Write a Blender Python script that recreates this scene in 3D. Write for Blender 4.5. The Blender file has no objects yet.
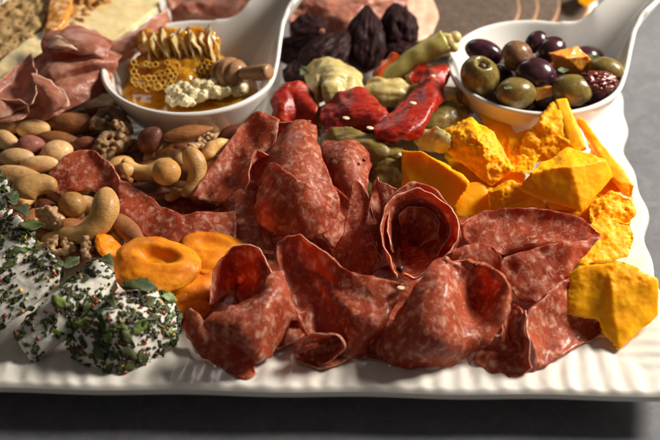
import bpy, bmesh, math, random
from mathutils import Vector as V, Matrix, Euler, noise
from mathutils.bvhtree import BVHTree
random.seed(11)
S = 0.01                                   # geometry below is written in centimetres
sc = bpy.context.scene
col = sc.collection
# ------------------------------------------------------------------ camera model
F, PITCH, DIST = 1400.0, math.radians(38), 70.0
FW = V((0, math.cos(PITCH), -math.sin(PITCH))); UP = V((0, math.sin(PITCH), math.cos(PITCH))); RT = V((1, 0, 0))
CAM = V((0, 0, 2)) - FW * DIST
def P(px, py, z):                          # where the sight line of a photo position meets the height z (cm)
    d = FW + RT * ((px - 330) / F) + UP * ((220 - py) / F)
    return CAM + d * ((z - CAM.z) / d.z)
PL = 1.8                                   # height of the platter floor
# ------------------------------------------------------------------ objects
def fin(name, vf, mats, parent=None, smooth=True, label=None, cat=None, group=None, kind=None, matidx=None):
    vs, fs = vf
    if parent is None:
        n = len(vs); loc = V((sum(v[0] for v in vs)/n, sum(v[1] for v in vs)/n, min(v[2] for v in vs)))
    else:
        loc = parent['_o'] if '_o' in parent else V((0, 0, 0)); loc = V(loc)
    me = bpy.data.meshes.new(name)
    me.from_pydata([tuple((V(v) - loc) * S) for v in vs], [], fs)
    if not isinstance(mats, (list, tuple)): mats = [mats]
    for m in mats: me.materials.append(m)
    if smooth: me.polygons.foreach_set('use_smooth', [True]*len(me.polygons))
    if matidx: me.polygons.foreach_set('material_index', matidx)
    me.update()
    o = bpy.data.objects.new(name, me); col.objects.link(o)
    if parent is None: o.location = loc * S
    else: o.parent = parent
    tag(o, label, cat, group, kind); 
    ORG[o.name] = loc
    return o
ORG = {}
def tag(o, label=None, cat=None, group=None, kind=None):
    for k, v in (('label', label), ('category', cat), ('group', group), ('kind', kind)):
        if v: o[k] = v
def root(name, loc, label, cat, group=None):
    o = bpy.data.objects.new(name, None); col.objects.link(o); o.empty_display_size = .01
    o.location = V(loc) * S; tag(o, label, cat, group); ORG[o.name] = V(loc); return o
def part(name, vf, mats, parent, **k):
    vs, fs = vf; loc = ORG[parent.name]
    me = bpy.data.meshes.new(name)
    me.from_pydata([tuple((V(v) - loc) * S) for v in vs], [], fs)
    if not isinstance(mats, (list, tuple)): mats = [mats]
    for m in mats: me.materials.append(m)
    if k.pop('smooth', True): me.polygons.foreach_set('use_smooth', [True]*len(me.polygons))
    me.update()
    o = bpy.data.objects.new(name, me); col.objects.link(o); o.parent = parent
    ORG[o.name] = loc; tag(o, **k); return o
def join(*vfs):
    vs, fs = [], []
    for a, b in vfs:
        n = len(vs); vs += list(a); fs += [tuple(i + n for i in f) for f in b]
    return vs, fs
def xf(vf, M): return [M @ V(v) for v in vf[0]], vf[1]
def TR(loc, rot=(0, 0, 0), sca=(1, 1, 1)):
    if not hasattr(sca, '__len__'): sca = (sca,)*3
    return Matrix.Translation(loc) @ Euler(rot).to_matrix().to_4x4() @ Matrix.Diagonal((*sca, 1))
# ------------------------------------------------------------------ shapes
def ico(sub=3):
    bm = bmesh.new(); bmesh.ops.create_icosphere(bm, subdivisions=sub, radius=1)
    r = [v.co.copy() for v in bm.verts], [tuple(v.index for v in f.verts) for f in bm.faces]; bm.free(); return r
def blob(M, sub=3, amp=0.05, fr=1.5, seed=0, oct=3, ridged=False):
    vs, fs = ico(sub); o = []
    off = V((seed*3.17, seed*1.31, seed*7.7))
    for v in vs:
        n = noise.fractal(v*fr + off, 1, 2, oct)
        if ridged: n = .35 - abs(n)*1.6
        o.append(M @ (v*(1 + amp*n)))
    return o, fs
def cr(p, n, closed=False):
    """catmull-rom resample of a list of Vectors"""
    m = len(p); out = []
    segs = m if closed else m-1
    g = (lambda i: p[i % m]) if closed else (lambda i: p[max(0, min(m-1, i))] if 0 <= i < m else (p[0]*2-p[1] if i < 0 else p[-1]*2-p[-2]))
    tot = n if closed else n-1
    for k in range(n):
        t = k/tot*segs; i = min(int(t), segs-1); f = t-i
        a, b, c, d = g(i-1), g(i), g(i+1), g(i+2)
        out.append(.5*((2*b)+(c-a)*f+(2*a-5*b+4*c-d)*f*f+(3*b-a-3*c+d)*f**3))
    return out
def grid(rows, closed=False):
    m, n = len(rows), len(rows[0]); fs = []
    for i in range(m-1):
        for j in range(n if closed else n-1):
            k = (j+1) % n
            fs.append((i*n+j, i*n+k, (i+1)*n+k, (i+1)*n+j))
    return [v for r in rows for v in r], fs
def patch(rows, nu=34, nv=22, th=.06, rip=.075, seed=0, conv=True, fade=False, band=0):
    """curved sheet through a net of (px,py,z) points, given a real thickness; returns verts, faces, rim flags"""
    W = [[P(*p) for p in r] for r in rows] if conv else rows
    n = max(len(r) for r in W)
    W = [r if len(r) == n else cr(r, n) for r in W]
    R = [cr(r, nu) for r in W]
    C = [cr([R[i][j] for i in range(len(R))], nv) for j in range(nu)]
    G = [[C[j][i] for j in range(nu)] for i in range(nv)]
    off = V((seed*5.1, seed*2.3, seed))
    N = [[None]*nu for _ in range(nv)]
    for i in range(nv):
        for j in range(nu):
            du = G[i][min(j+1, nu-1)]-G[i][max(j-1, 0)]; dv = G[min(i+1, nv-1)][j]-G[max(i-1, 0)][j]
            nn = du.cross(dv); N[i][j] = nn.normalized() if nn.length > 1e-7 else V((0, 0, 1))
    for i in range(nv):
        for j in range(nu):
            e = max(abs(i/(nv-1)-.5), abs(j/(nu-1)-.5))*2
            p = G[i][j]; fd = (1-i/(nv-1))**1.5 if fade else 1
            G[i][j] = p + fd*N[i][j]*(noise.noise(p*.9+off)*rip*2*(.5+e*e) + noise.noise(p*1.9-off)*rip*1.5*e*e + noise.noise(p*3.6+off)*rip*.4) + \
                fd*(noise.noise_vector(p*2.2+off)*.09*e**6)
    a = [v for r in G for v in r]
    b = [G[i][j]-N[i][j]*th for i in range(nv) for j in range(nu)]
    nn = nu*nv; fs = []; mi = []
    for i in range(nv-1):
        for j in range(nu-1):
            q = (i*nu+j, i*nu+j+1, (i+1)*nu+j+1, (i+1)*nu+j)
            fs += [q, tuple(x+nn for x in reversed(q))]; bd = 1 if band and i < band*(.6+1.3*noise.noise(V((j*.13, seed, i*.05)))) else 0; mi += [bd, bd]
    ed = [i for i in range(nu)] + [i*nu+nu-1 for i in range(1, nv)] + [(nv-1)*nu+j for j in range(nu-2, -1, -1)] + [i*nu for i in range(nv-2, 0, -1)]
    for k in range(len(ed)):
        u, w = ed[k], ed[(k+1) % len(ed)]
        fs.append((u, u+nn, w+nn, w)); mi.append(1)
    return a+b, fs, mi
def cone(rim, deep, nu=60, nv=16, th=.06, rip=.06, seed=0, ex=1.7):
    R = [P(*p) for p in rim]; D = P(*deep)
    rows = []
    for t in (0, .2, .45, .7, .9, .995):
        rows.append([V((r.x+(D.x-r.x)*t**ex, r.y+(D.y-r.y)*t**ex, r.z+(D.z-r.z)*t)) for r in R])
    return patch(rows, nu, nv, th, rip, seed, conv=False, fade=True)
def tube(path, rad, n=16, cap=True):
    pts = path; m = len(pts); rows = []
    up = V((0, 0, 1))
    for i in range(m):
        t = (pts[min(i+1, m-1)]-pts[max(i-1, 0)]).normalized()
        s = t.cross(up)
        if s.length < 1e-4: s = V((1, 0, 0))
        s.normalize(); u = s.cross(t)
        r = rad[i] if hasattr(rad, '__len__') else rad
        rows.append([pts[i] + (s*math.cos(a)+u*math.sin(a))*r for a in [k/n*2*math.pi for k in range(n)]])
    vf = grid(rows, True)
    if cap:
        vs, fs = vf; fs = list(fs); vs = list(vs)
        fs.append(tuple(range(n-1, -1, -1))); fs.append(tuple((m-1)*n+k for k in range(n)))
        vf = vs, fs
    return vf
def hull(pts):
    bm = bmesh.new()
    for p in pts: bm.verts.new(p)
    r = bmesh.ops.convex_hull(bm, input=bm.verts)
    junk = [e for e in r['geom_interior'] if isinstance(e, bmesh.types.BMVert)]
    bmesh.ops.delete(bm, geom=junk, context='VERTS')
    bm.verts.index_update()
    vf = [v.co.copy() for v in bm.verts], [tuple(v.index for v in f.verts) for f in bm.faces]; bm.free(); return vf
def remesh(vf, vox=.08, smooth=0):
    """voxel remesh: fuses overlapping pieces into one skin"""
    me = bpy.data.meshes.new('t'); me.from_pydata([tuple(v) for v in vf[0]], [], vf[1]); me.update()
    bm = bmesh.new(); bm.from_mesh(me); bmesh.ops.recalc_face_normals(bm, faces=bm.faces); bm.to_mesh(me); bm.free()
    o = bpy.data.objects.new('t', me); col.objects.link(o)
    md = o.modifiers.new('r', 'REMESH'); md.mode = 'VOXEL'; md.voxel_size = vox
    if smooth:
        ms = o.modifiers.new('s', 'SMOOTH'); ms.iterations = smooth; ms.factor = .5
    dg = bpy.context.evaluated_depsgraph_get(); m2 = bpy.data.meshes.new_from_object(o.evaluated_get(dg))
    r = [v.co.copy() for v in m2.vertices], [tuple(p.vertices) for p in m2.polygons], [v.normal.copy() for v in m2.vertices]
    bpy.data.objects.remove(o); bpy.data.meshes.remove(me); bpy.data.meshes.remove(m2)
    return r
def sstep(a, b, x):
    t = max(0, min(1, (x-a)/(b-a))); return t*t*(3-2*t)
# ------------------------------------------------------------------ materials
class NT:
    def __init__(s, name):
        s.m = bpy.data.materials.new(name); s.m.use_nodes = True; s.t = s.m.node_tree; s.t.nodes.clear()
        s.out = s.n('ShaderNodeOutputMaterial'); s.b = s.n('ShaderNodeBsdfPrincipled')
        s.l(s.b.outputs[0], s.out.inputs[0])
        tc = s.n('ShaderNodeTexCoord'); oi = s.n('ShaderNodeObjectInfo')
        mp = s.n('ShaderNodeVectorMath'); mp.operation = 'SCALE'; mp.inputs['Scale'].default_value = 100
        s.l(tc.outputs['Object'], mp.inputs[0])
        rv = s.n('ShaderNodeVectorMath'); rv.operation = 'MULTIPLY_ADD'
        cx = s.n('ShaderNodeCombineXYZ')
        for i in range(3): s.l(oi.outputs['Random'], cx.inputs[i])
        s.l(cx.outputs[0], rv.inputs[0]); rv.inputs[1].default_value = (37, 61, 23); s.l(mp.outputs[0], rv.inputs[2])
        s.co = rv.outputs[0]; s.raw = mp.outputs[0]; s.rnd = oi.outputs['Random']
    def n(s, t): return s.t.nodes.new(t)
    def l(s, a, b): s.t.links.new(a, b)
    def noise(s, sc_, det=4, rough=.55, dist=0, co=None):
        x = s.n('ShaderNodeTexNoise'); x.inputs['Scale'].default_value = sc_; x.inputs['Detail'].default_value = det
        x.inputs['Roughness'].default_value = rough; x.inputs['Distortion'].default_value = dist
        s.l(co or s.co, x.inputs['Vector']); return x.outputs['Fac']
    def voro(s, sc_, feat='F1', co=None, outp='Distance', rnd=1):
        x = s.n('ShaderNodeTexVoronoi'); x.feature = feat; x.inputs['Scale'].default_value = sc_
        x.inputs['Randomness'].default_value = rnd
        s.l(co or s.co, x.inputs['Vector']); return x.outputs[outp]
    def ramp(s, fac, stops, interp='LINEAR'):
        x = s.n('ShaderNodeValToRGB'); x.color_ramp.interpolation = interp; e = x.color_ramp.elements
        while len(e) < len(stops): e.new(.5)
        for k, (p, c) in enumerate(stops):
            e[k].position = p; e[k].color = (*c, 1) if hasattr(c, '__len__') else (c, c, c, 1)
        s.l(fac, x.inputs[0]); return x.outputs[0]
    def mix(s, fac, a, b, mode='MIX'):
        x = s.n('ShaderNodeMix'); x.data_type = 'RGBA'; x.blend_type = mode
        for v, i in ((fac, 0), (a, 6), (b, 7)):
            if isinstance(v, (int, float)): x.inputs[i].default_value = v if i == 0 else (v, v, v, 1)
            elif isinstance(v, tuple): x.inputs[i].default_value = (*v, 1)
            else: s.l(v, x.inputs[i])
        return x.outputs[2]
    def math(s, op, a, b=0.):
        x = s.n('ShaderNodeMath'); x.operation = op
        for v, i in ((a, 0), (b, 1)):
            if isinstance(v, (int, float)): x.inputs[i].default_value = v
            else: s.l(v, x.inputs[i])
        return x.outputs[0]
    def bump(s, h, strength=.5, dist=.05):
        x = s.n('ShaderNodeBump'); x.inputs['Strength'].default_value = strength; x.inputs['Distance'].default_value = dist*S
        s.l(h, x.inputs['Height'])
        if s.b.inputs['Normal'].links: s.l(s.b.inputs['Normal'].links[0].from_socket, x.inputs['Normal'])
        s.l(x.outputs[0], s.b.inputs['Normal'])
    def set(s, **k):
        nm = dict(col='Base Color', rough='Roughness', sss='Subsurface Weight', coat='Coat Weight', coatr='Coat Roughness',
                  trans='Transmission Weight', ior='IOR', spec='Specular IOR Level', scale='Subsurface Scale', sheen='Sheen Weight')
        for a, v in k.items():
            if a == 'rad': s.b.inputs['Subsurface Radius'].default_value = v; continue
            i = s.b.inputs[nm[a]]
            if a == 'scale': v = v*S
            if isinstance(v, tuple): i.default_value = (*v, 1)
            elif isinstance(v, (int, float)): i.default_value = v
            else: s.l(v, i)
    def translucent(s, colr, amt):
        t = s.n('ShaderNodeBsdfTranslucent'); x = s.n('ShaderNodeMixShader'); x.inputs[0].default_value = amt
        if isinstance(colr, tuple): t.inputs[0].default_value = (*colr, 1)
        else: s.l(colr, t.inputs[0])
        s.l(s.b.outputs[0], x.inputs[1]); s.l(t.outputs[0], x.inputs[2]); s.l(x.outputs[0], s.out.inputs[0])
def simple(name, stops, nsc=2, det=4, dist=0., rough=.5, bumps=((6, .4, .03),), **k):
    t = NT(name); c = t.ramp(t.noise(nsc, det, .6, dist), stops)
    hv = t.n('ShaderNodeHueSaturation'); t.l(c, hv.inputs['Color'])
    vr = t.n('ShaderNodeMapRange'); t.l(t.rnd, vr.inputs[0]); vr.inputs[3].default_value = .88; vr.inputs[4].default_value = 1.12
    t.l(vr.outputs[0], hv.inputs['Value'])
    t.set(col=hv.outputs[0], rough=rough, **k)
    for a, b, c_ in bumps: t.bump(t.noise(a, 4), b, c_)
    return t.m
MT = {}
def salami_mat(name, dark, mid, fat, tr):
    t = NT(name)
    st = t.n('ShaderNodeMapping'); st.inputs['Scale'].default_value = (1, 1, .75); t.l(t.co, st.inputs[0])
    wn = t.n('ShaderNodeTexNoise'); wn.inputs['Scale'].default_value = 2.2; t.l(st.outputs[0], wn.inputs['Vector'])
    wv = t.n('ShaderNodeVectorMath'); wv.operation = 'MULTIPLY_ADD'; t.l(wn.outputs['Color'], wv.inputs[0]); wv.inputs[1].default_value = (.5, .5, .5); t.l(st.outputs[0], wv.inputs[2])
    co = wv.outputs[0]
    base = t.ramp(t.noise(.8, 5, .6, .3, co), [(.3, dark), (.7, mid)])
    f1 = t.ramp(t.voro(2.9, 'SMOOTH_F1', co), [(.16, 1), (.44, 0)])
    sel = t.ramp(t.noise(1.9, 2, .5, 0, co), [(.40, 0), (.58, 1)])
    f1 = t.math('MULTIPLY', f1, sel)
    f2 = t.ramp(t.noise(2.9, 3, .55, 1.1, co), [(.53, 0), (.74, 1)])
    f3 = t.ramp(t.voro(6.5, 'F1', co), [(.12, 1), (.3, 0)])
    fat_f = t.math('MAXIMUM', t.math('MULTIPLY', f1, .9), t.math('MAXIMUM', t.math('MULTIPLY', f2, .85), t.math('MULTIPLY', f3, .16)))
    c = t.mix(fat_f, base, fat)
    pk = t.ramp(t.voro(1.0, 'F1', co), [(.028, 1), (.045, 0)])
    c = t.mix(t.math('MULTIPLY', pk, .9), c, (.02, .012, .01))
    t.set(col=c, rough=t.ramp(t.noise(5, 3), [(.3, .36), (.7, .6)]), sss=.3, scale=.25, rad=(1, .3, .14), spec=.28, coat=t.ramp(t.noise(1.2, 3), [(.40, .05), (.62, .42)]), coatr=.13)
    t.bump(t.noise(10, 5, .65), .6, .03); t.bump(t.noise(3.2, 4), .8, .06); t.bump(fat_f, .35, .02)
    t.translucent(t.mix(.4, c, (.95, .22, .06)), tr)
    return t.m
MT['salami'] = salami_mat('salami_meat', (.31, .034, .013), (.59, .125, .048), (.86, .50, .34), .36)
MT['salami_rim'] = simple('salami_casing', [(.35, (.55, .17, .10)), (.6, (.82, .44, .30))], 4, rough=.45, sss=.2, scale=.2, rad=(1, .3, .15))
def prosc():
    t = NT('prosciutto_meat')
    w = t.n('ShaderNodeMapping'); w.inputs['Scale'].default_value = (.5, 1.2, .9); t.l(t.co, w.inputs[0])
    n = t.noise(.9, 4, .5, .8, w.outputs[0])
    c = t.ramp(n, [(.3, (.30, .085, .052)), (.5, (.50, .185, .118)), (.64, (.60, .29, .20)), (.74, (.66, .44, .31))])
    t.set(col=c, rough=.42, sss=.3, scale=.3, rad=(1, .3, .2), coat=.1, coatr=.3)
    t.bump(t.noise(8, 4), .45, .03); t.bump(t.noise(2.5, 3, .5, .5, w.outputs[0]), .8, .09); t.translucent(c, .18); return t.m
MT['prosciutto'] = prosc()
MT['fat'] = simple('ham_fat', [(.3, (.55, .30, .20)), (.7, (.72, .50, .38))], 2, rough=.4, sss=.4, scale=.3, rad=(1, .6, .4))
def cheddar():
    t = NT('cheddar')
    c = t.ramp(t.noise(1.2, 5, .6), [(.3, (1., .38, .002)), (.7, (1., .47, .006))])
    sp = t.ramp(t.voro(7, 'F1'), [(.05, 1), (.12, 0)])
    c = t.mix(t.math('MULTIPLY', sp, .12), c, (.95, .5, .1))
    t.set(col=c, rough=t.ramp(t.noise(3, 3), [(.3, .38), (.7, .58)]), sss=.55, scale=.4, rad=(1, .5, .06), spec=.18)
    t.bump(t.noise(14, 5, .65), .35, .02); t.bump(t.noise(3.5, 4), .35, .03); t.bump(t.ramp(t.voro(2.3), [(.03, 0), (.07, 1)]), .35, .03)
    return t.m
MT['cheddar'] = cheddar()
def ceramic(name, c, r, b=0):
    t = NT(name); cc = t.ramp(t.noise(.25, 3), [(.3, tuple(x*.96 for x in c)), (.7, c)])
    t.set(col=cc, rough=r, coat=.35, coatr=.12, sss=.1, scale=.15, spec=.5)
    t.bump(t.noise(1.6, 3), .12, .05); t.bump(t.noise(18, 3), .12, .01); return t.m
MT['platter'] = ceramic('platter_glaze', (.80, .765, .71), .30)
MT['bowl'] = ceramic('bowl_glaze', (.80, .78, .75), .22)
def table():
    t = NT('concrete_tabletop')
    c = t.ramp(t.noise(.10, 6, .6, .4), [(.3, (.13, .134, .15)), (.7, (.195, .198, .215))])
    c = t.mix(.35, c, t.ramp(t.noise(.9, 6, .7, 1.2), [(.35, (.11, .11, .12)), (.65, (.25, .25, .265))]))
    pits = t.ramp(t.voro(1.1, 'F1'), [(.02, 1), (.06, 0)])
    c = t.mix(t.math('MULTIPLY', pits, .55), c, (.07, .065, .065))
    w = t.n('ShaderNodeMapping'); w.inputs['Scale'].default_value = (.12, 3.2, 1); w.inputs['Rotation'].default_value = (0, 0, .7); t.l(t.raw, w.inputs[0])
    scr = t.ramp(t.noise(1.1, 6, .7, .2, w.outputs[0]), [(.68, 0), (.72, 1)])
    c = t.mix(t.math('MULTIPLY', scr, .35), c, (.42, .41, .41))
    t.set(col=c, rough=t.ramp(t.noise(.6, 5), [(.3, .42), (.7, .62)]), spec=.35)
    t.bump(t.noise(2.5, 6, .7), .25, .03); t.bump(t.noise(.3, 3), .2, .2); return t.m
MT['table'] = table()
def nut(name, a, b, spots=(.12, .05, .02), rough=.42):
    t = NT(name); c = t.ramp(t.noise(1.3, 5, .6, .5), [(.32, a), (.68, b)])
    sp = t.ramp(t.noise(5, 5, .7, .6), [(.60, 0), (.72, 1)]); c = t.mix(t.math('MULTIPLY', sp, .55), c, spots)
    hv = t.n('ShaderNodeHueSaturation'); t.l(c, hv.inputs['Color'])
    vr = t.n('ShaderNodeMapRange'); t.l(t.rnd, vr.inputs[0]); vr.inputs[3].default_value = .72; vr.inputs[4].default_value = 1.2
    t.l(vr.outputs[0], hv.inputs['Value'])
    t.set(col=hv.outputs[0], rough=rough+.06, sss=.3, scale=.18, rad=(1, .5, .2), coat=.18, coatr=.25, spec=.35)
    w = t.n('ShaderNodeMapping'); w.inputs['Scale'].default_value = (1, 4, 4); t.l(t.co, w.inputs[0])
    t.bump(t.noise(2.2, 5, .65, .5, w.outputs[0]), .8, .05); t.bump(t.noise(2.5, 4), .5, .06); t.bump(t.noise(14, 3), .4, .02); return t.m
MT['cashew'] = nut('cashew_flesh', (.56, .27, .07), (.80, .49, .18), (.36, .14, .04))
MT['peanut'] = nut('peanut_flesh', (.58, .32, .12), (.78, .52, .26), (.40, .18, .06))
MT['macadamia'] = nut('macadamia_flesh', (.48, .22, .05), (.64, .36, .11), (.38, .2, .07))
MT['almond'] = nut('almond_skin', (.22, .075, .02), (.40, .16, .05), (.11, .035, .012), .5)
MT['blanched'] = nut('blanched_almond', (.52, .27, .09), (.66, .39, .16), (.34, .15, .05))
MT['dark'] = nut('dark_nut_skin', (.10, .025, .012), (.24, .06, .025), (.04, .012, .008), .4)
MT['walnut'] = nut('walnut_flesh', (.26, .12, .045), (.62, .40, .20), (.09, .04, .018), .5)
MT['red'] = nut('red_skin', (.24, .06, .045), (.42, .15, .11), (.5, .3, .22), .5)
def fruit(name, a, b, rough=.3, coat=.4, sss=.5, br=.3, sc_=1.2, rad=(1, .4, .1), tr=0, bs=6, spec=.4, st=None):
    t = NT(name)
    if st:
        w = t.n('ShaderNodeMapping'); w.inputs['Scale'].default_value = st; w.inputs['Rotation'].default_value = (.3, .2, .5); t.l(t.co, w.inputs[0]); t.co = w.outputs[0]
    c = t.ramp(t.noise(sc_, 5, .6, .6), [(.3, a), (.7, b)])
    t.set(col=c, rough=rough, coat=coat, coatr=.15, sss=sss, scale=.35, rad=rad, spec=spec)
    t.bump(t.noise(bs, 4), br, .03); t.bump(t.noise(bs*.3, 3), br, .06)
    if tr: t.translucent(c, tr)
    return t.m
MT['apricot'] = fruit('dried_apricot_skin', (.62, .14, .003), (.93, .35, .009), .5, .05, .55, .45, spec=.2)
MT['pepper'] = fruit('roasted_pepper_skin', (.30, .009, .005), (.52, .035, .012), .26, .35, .35, .55, .9, tr=.16, bs=5)
def pepper():
    t = NT('roasted_pepper'); w = t.n('ShaderNodeMapping'); w.inputs['Scale'].default_value = (.7, 2.6, 1.6); w.inputs['Rotation'].default_value = (0, 0, -.8); t.l(t.co, w.inputs[0])
    c = t.ramp(t.noise(1.0, 5, .6, .8, w.outputs[0]), [(.3, (.20, .006, .004)), (.5, (.44, .018, .008)), (.72, (.60, .07, .018))])
    t.set(col=c, rough=t.ramp(t.noise(3, 4), [(.3, .22), (.7, .45)]), coat=.2, coatr=.2, sss=.35, scale=.3, rad=(1, .25, .1))
    t.bump(t.noise(1.6, 4, .6, .6, w.outputs[0]), 1., .10); t.bump(t.noise(6, 4), .5, .03); t.translucent(c, .15); return t.m
MT['pepper'] = pepper()
MT['pepper_orange'] = fruit('orange_red_pepper_skin', (.5, .05, .01), (.62, .12, .02), .25, .5, .4, .3)
MT['artichoke'] = fruit('artichoke_flesh', (.42, .31, .08), (.72, .60, .28), .4, .2, .5, .5, .9, (1, .7, .3), st=(.6, 3.2, 1.4))
MT['artichoke_green'] = fruit('artichoke_leaf', (.15, .105, .022), (.34, .25, .06), .4, .2, .3, .5, 1., (1, .7, .2), st=(.6, 3.2, 1.4))
MT['stem'] = fruit('pickled_stem_skin', (.50, .42, .09), (.72, .62, .22), .38, .2, .4, .3, 1.2, (1, .7, .2))
MT['fig'] = fruit('dried_fig_skin', (.008, .003, .004), (.040, .014, .014), .6, .02, .0, .9, 2.5, spec=.1)
MT['fig_stem'] = fruit('fig_stem', (.28, .10, .05), (.45, .2, .1), .5, .1)
MT['olive_green'] = fruit('green_olive_skin', (.10, .07, .014), (.28, .20, .055), .28, .25, .25, .25, 2.6, (1, .7, .2), bs=9)
MT['olive_brown'] = fruit('brown_olive_skin', (.12, .05, .03), (.30, .16, .08), .28, .25, .2, .25, 2.6, bs=9)
MT['olive_dark'] = fruit('dark_olive_skin', (.016, .006, .010), (.085, .025, .035), .24, .35, .1, .14, 1.5, bs=9)
MT['tomato'] = fruit('dried_tomato_flesh', (.07, .012, .01), (.20, .03, .02), .3, .4, .2, .5, 3)
MT['hole'] = fruit('olive_pit_hole', (.04, .02, .01), (.09, .05, .02), .5, .1, 0)
MT['gap_shade'] = fruit('dark_gap_shade', (.03, .016, .006), (.08, .04, .012), .12, .5, .1, .2)  # dark colour standing in for the shade between the olives
MT['squash'] = fruit('marinated_cheese_cube', (.62, .24, .03), (.78, .38, .07), .3, .4, .6, .4)
def goat():
    t = NT('goat_cheese')
    c = t.ramp(t.noise(1.5, 4), [(.3, (.80, .76, .66)), (.7, (.88, .86, .79))])
    t.set(col=c, rough=.6, sss=.5, scale=.3, rad=(1, .85, .6)); t.bump(t.noise(8, 5, .7), .5, .04); t.bump(t.noise(2.5, 3), .4, .06); return t.m
MT['goat'] = goat()
MT['herb'] = simple('parsley_leaf', [(.3, (.018, .028, .005)), (.7, (.085, .11, .02))], 2, rough=.6, bumps=((8, .4, .02),))
MT['herb_pale'] = simple('pale_chive', [(.3, (.10, .17, .03)), (.7, (.24, .32, .07))], 3, rough=.5)
MT['seed'] = simple('dark_seed', [(.3, (.012, .008, .006)), (.7, (.06, .02, .012))], 5, rough=.4)
MT['chili'] = simple('chilli_flake', [(.3, (.13, .022, .01)), (.7, (.38, .09, .03))], 3, rough=.4)
MT['garlic'] = simple('yellow_garlic', [(.3, (.62, .34, .05)), (.7, (.80, .55, .16))], 3, rough=.45, sss=.3, scale=.1)
MT['sesame'] = simple('sesame_seed', [(.3, (.55, .42, .24)), (.7, (.75, .62, .42))], 3, rough=.45)
def brie():
    t = NT('brie_paste'); c = t.ramp(t.noise(.8, 4), [(.3, (.70, .54, .25)), (.7, (.82, .68, .38))])
    ho = t.ramp(t.voro(.8), [(.05, 1), (.09, 0)]); c = t.mix(t.math('MULTIPLY', ho, .4), c, (.35, .26, .12))
    t.set(col=c, rough=.42, sss=.5, scale=.4, rad=(1, .8, .5)); t.bump(t.noise(2, 4), .4, .06); return t.m
MT['brie'] = brie()
MT['rind'] = simple('brie_rind', [(.3, (.60, .54, .44)), (.7, (.76, .71, .62))], 3, rough=.8, bumps=((10, .6, .03),))
def bread(name, a, b, hole, bs=2.2):
    t = NT(name); c = t.ramp(t.noise(2, 6, .7), [(.3, a), (.7, b)])
    v = t.ramp(t.voro(bs, 'F1'), [(.12, 1), (.3, 0)]); c = t.mix(t.math('MULTIPLY', v, .6), c, hole)
    sp = t.ramp(t.voro(bs*2.3), [(.12, 1), (.2, 0)]); c = t.mix(t.math('MULTIPLY', sp, .35), c, tuple(min(1, x*1.7) for x in b))
    t.set(col=c, rough=.7, sss=.15, scale=.2); t.bump(v, .7, -.12) ; t.bump(t.noise(9, 5, .7), .6, .05); return t.m
MT['crumb'] = bread('bread_crumb', (.36, .20, .065), (.56, .38, .17), (.14, .07, .025))
MT['crust'] = bread('golden_crust', (.34, .14, .03), (.58, .28, .07), (.16, .06, .02), 3)
MT['rye'] = bread('speckled_cracker', (.075, .048, .034), (.16, .115, .085), (.035, .022, .018), 4.5)
MT['rye_edge'] = simple('cracker_edge', [(.3, (.30, .14, .06)), (.7, (.50, .27, .13))], 3, rough=.7)
def honey():
    t = NT('honey'); c = t.ramp(t.noise(1.2, 3, .5, .8), [(.3, (.60, .20, .004)), (.7, (.88, .46, .02))])
    t.set(col=c, rough=.08, sss=.8, scale=.6, rad=(1, .5, .06), coat=.7, coatr=.05, trans=.25, ior=1.45); t.bump(t.noise(2.2, 3), .5, .1); return t.m
MT['honey'] = honey()
MT['wax'] = fruit('honeycomb_wax', (.74, .48, .16), (.90, .76, .46), .3, .4, .6, .5, 1.6, (1, .8, .4), tr=.3)
MT['wax_crumb'] = fruit('crumbled_wax', (.58, .45, .22), (.82, .74, .52), .4, .3, .5, .6, 2.5, (1, .8, .4))
MT['cellwax'] = fruit('golden_cell_wax', (.80, .40, .03), (.90, .60, .16), .2, .5, .6, .3, 1.2, (1, .7, .2), tr=.3)
def wood():
    t = NT('dipper_wood'); w = t.n('ShaderNodeMapping'); w.inputs['Scale'].default_value = (.5, 5, 5); t.l(t.co, w.inputs[0])
    c = t.ramp(t.noise(2, 4, .6, .4, w.outputs[0]), [(.3, (.24, .10, .035)), (.7, (.42, .22, .10))])
    t.set(col=c, rough=.5, coat=.2); t.bump(t.noise(6, 3, .5, 0, w.outputs[0]), .3, .02); return t.m
MT['wood'] = wood()
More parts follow.
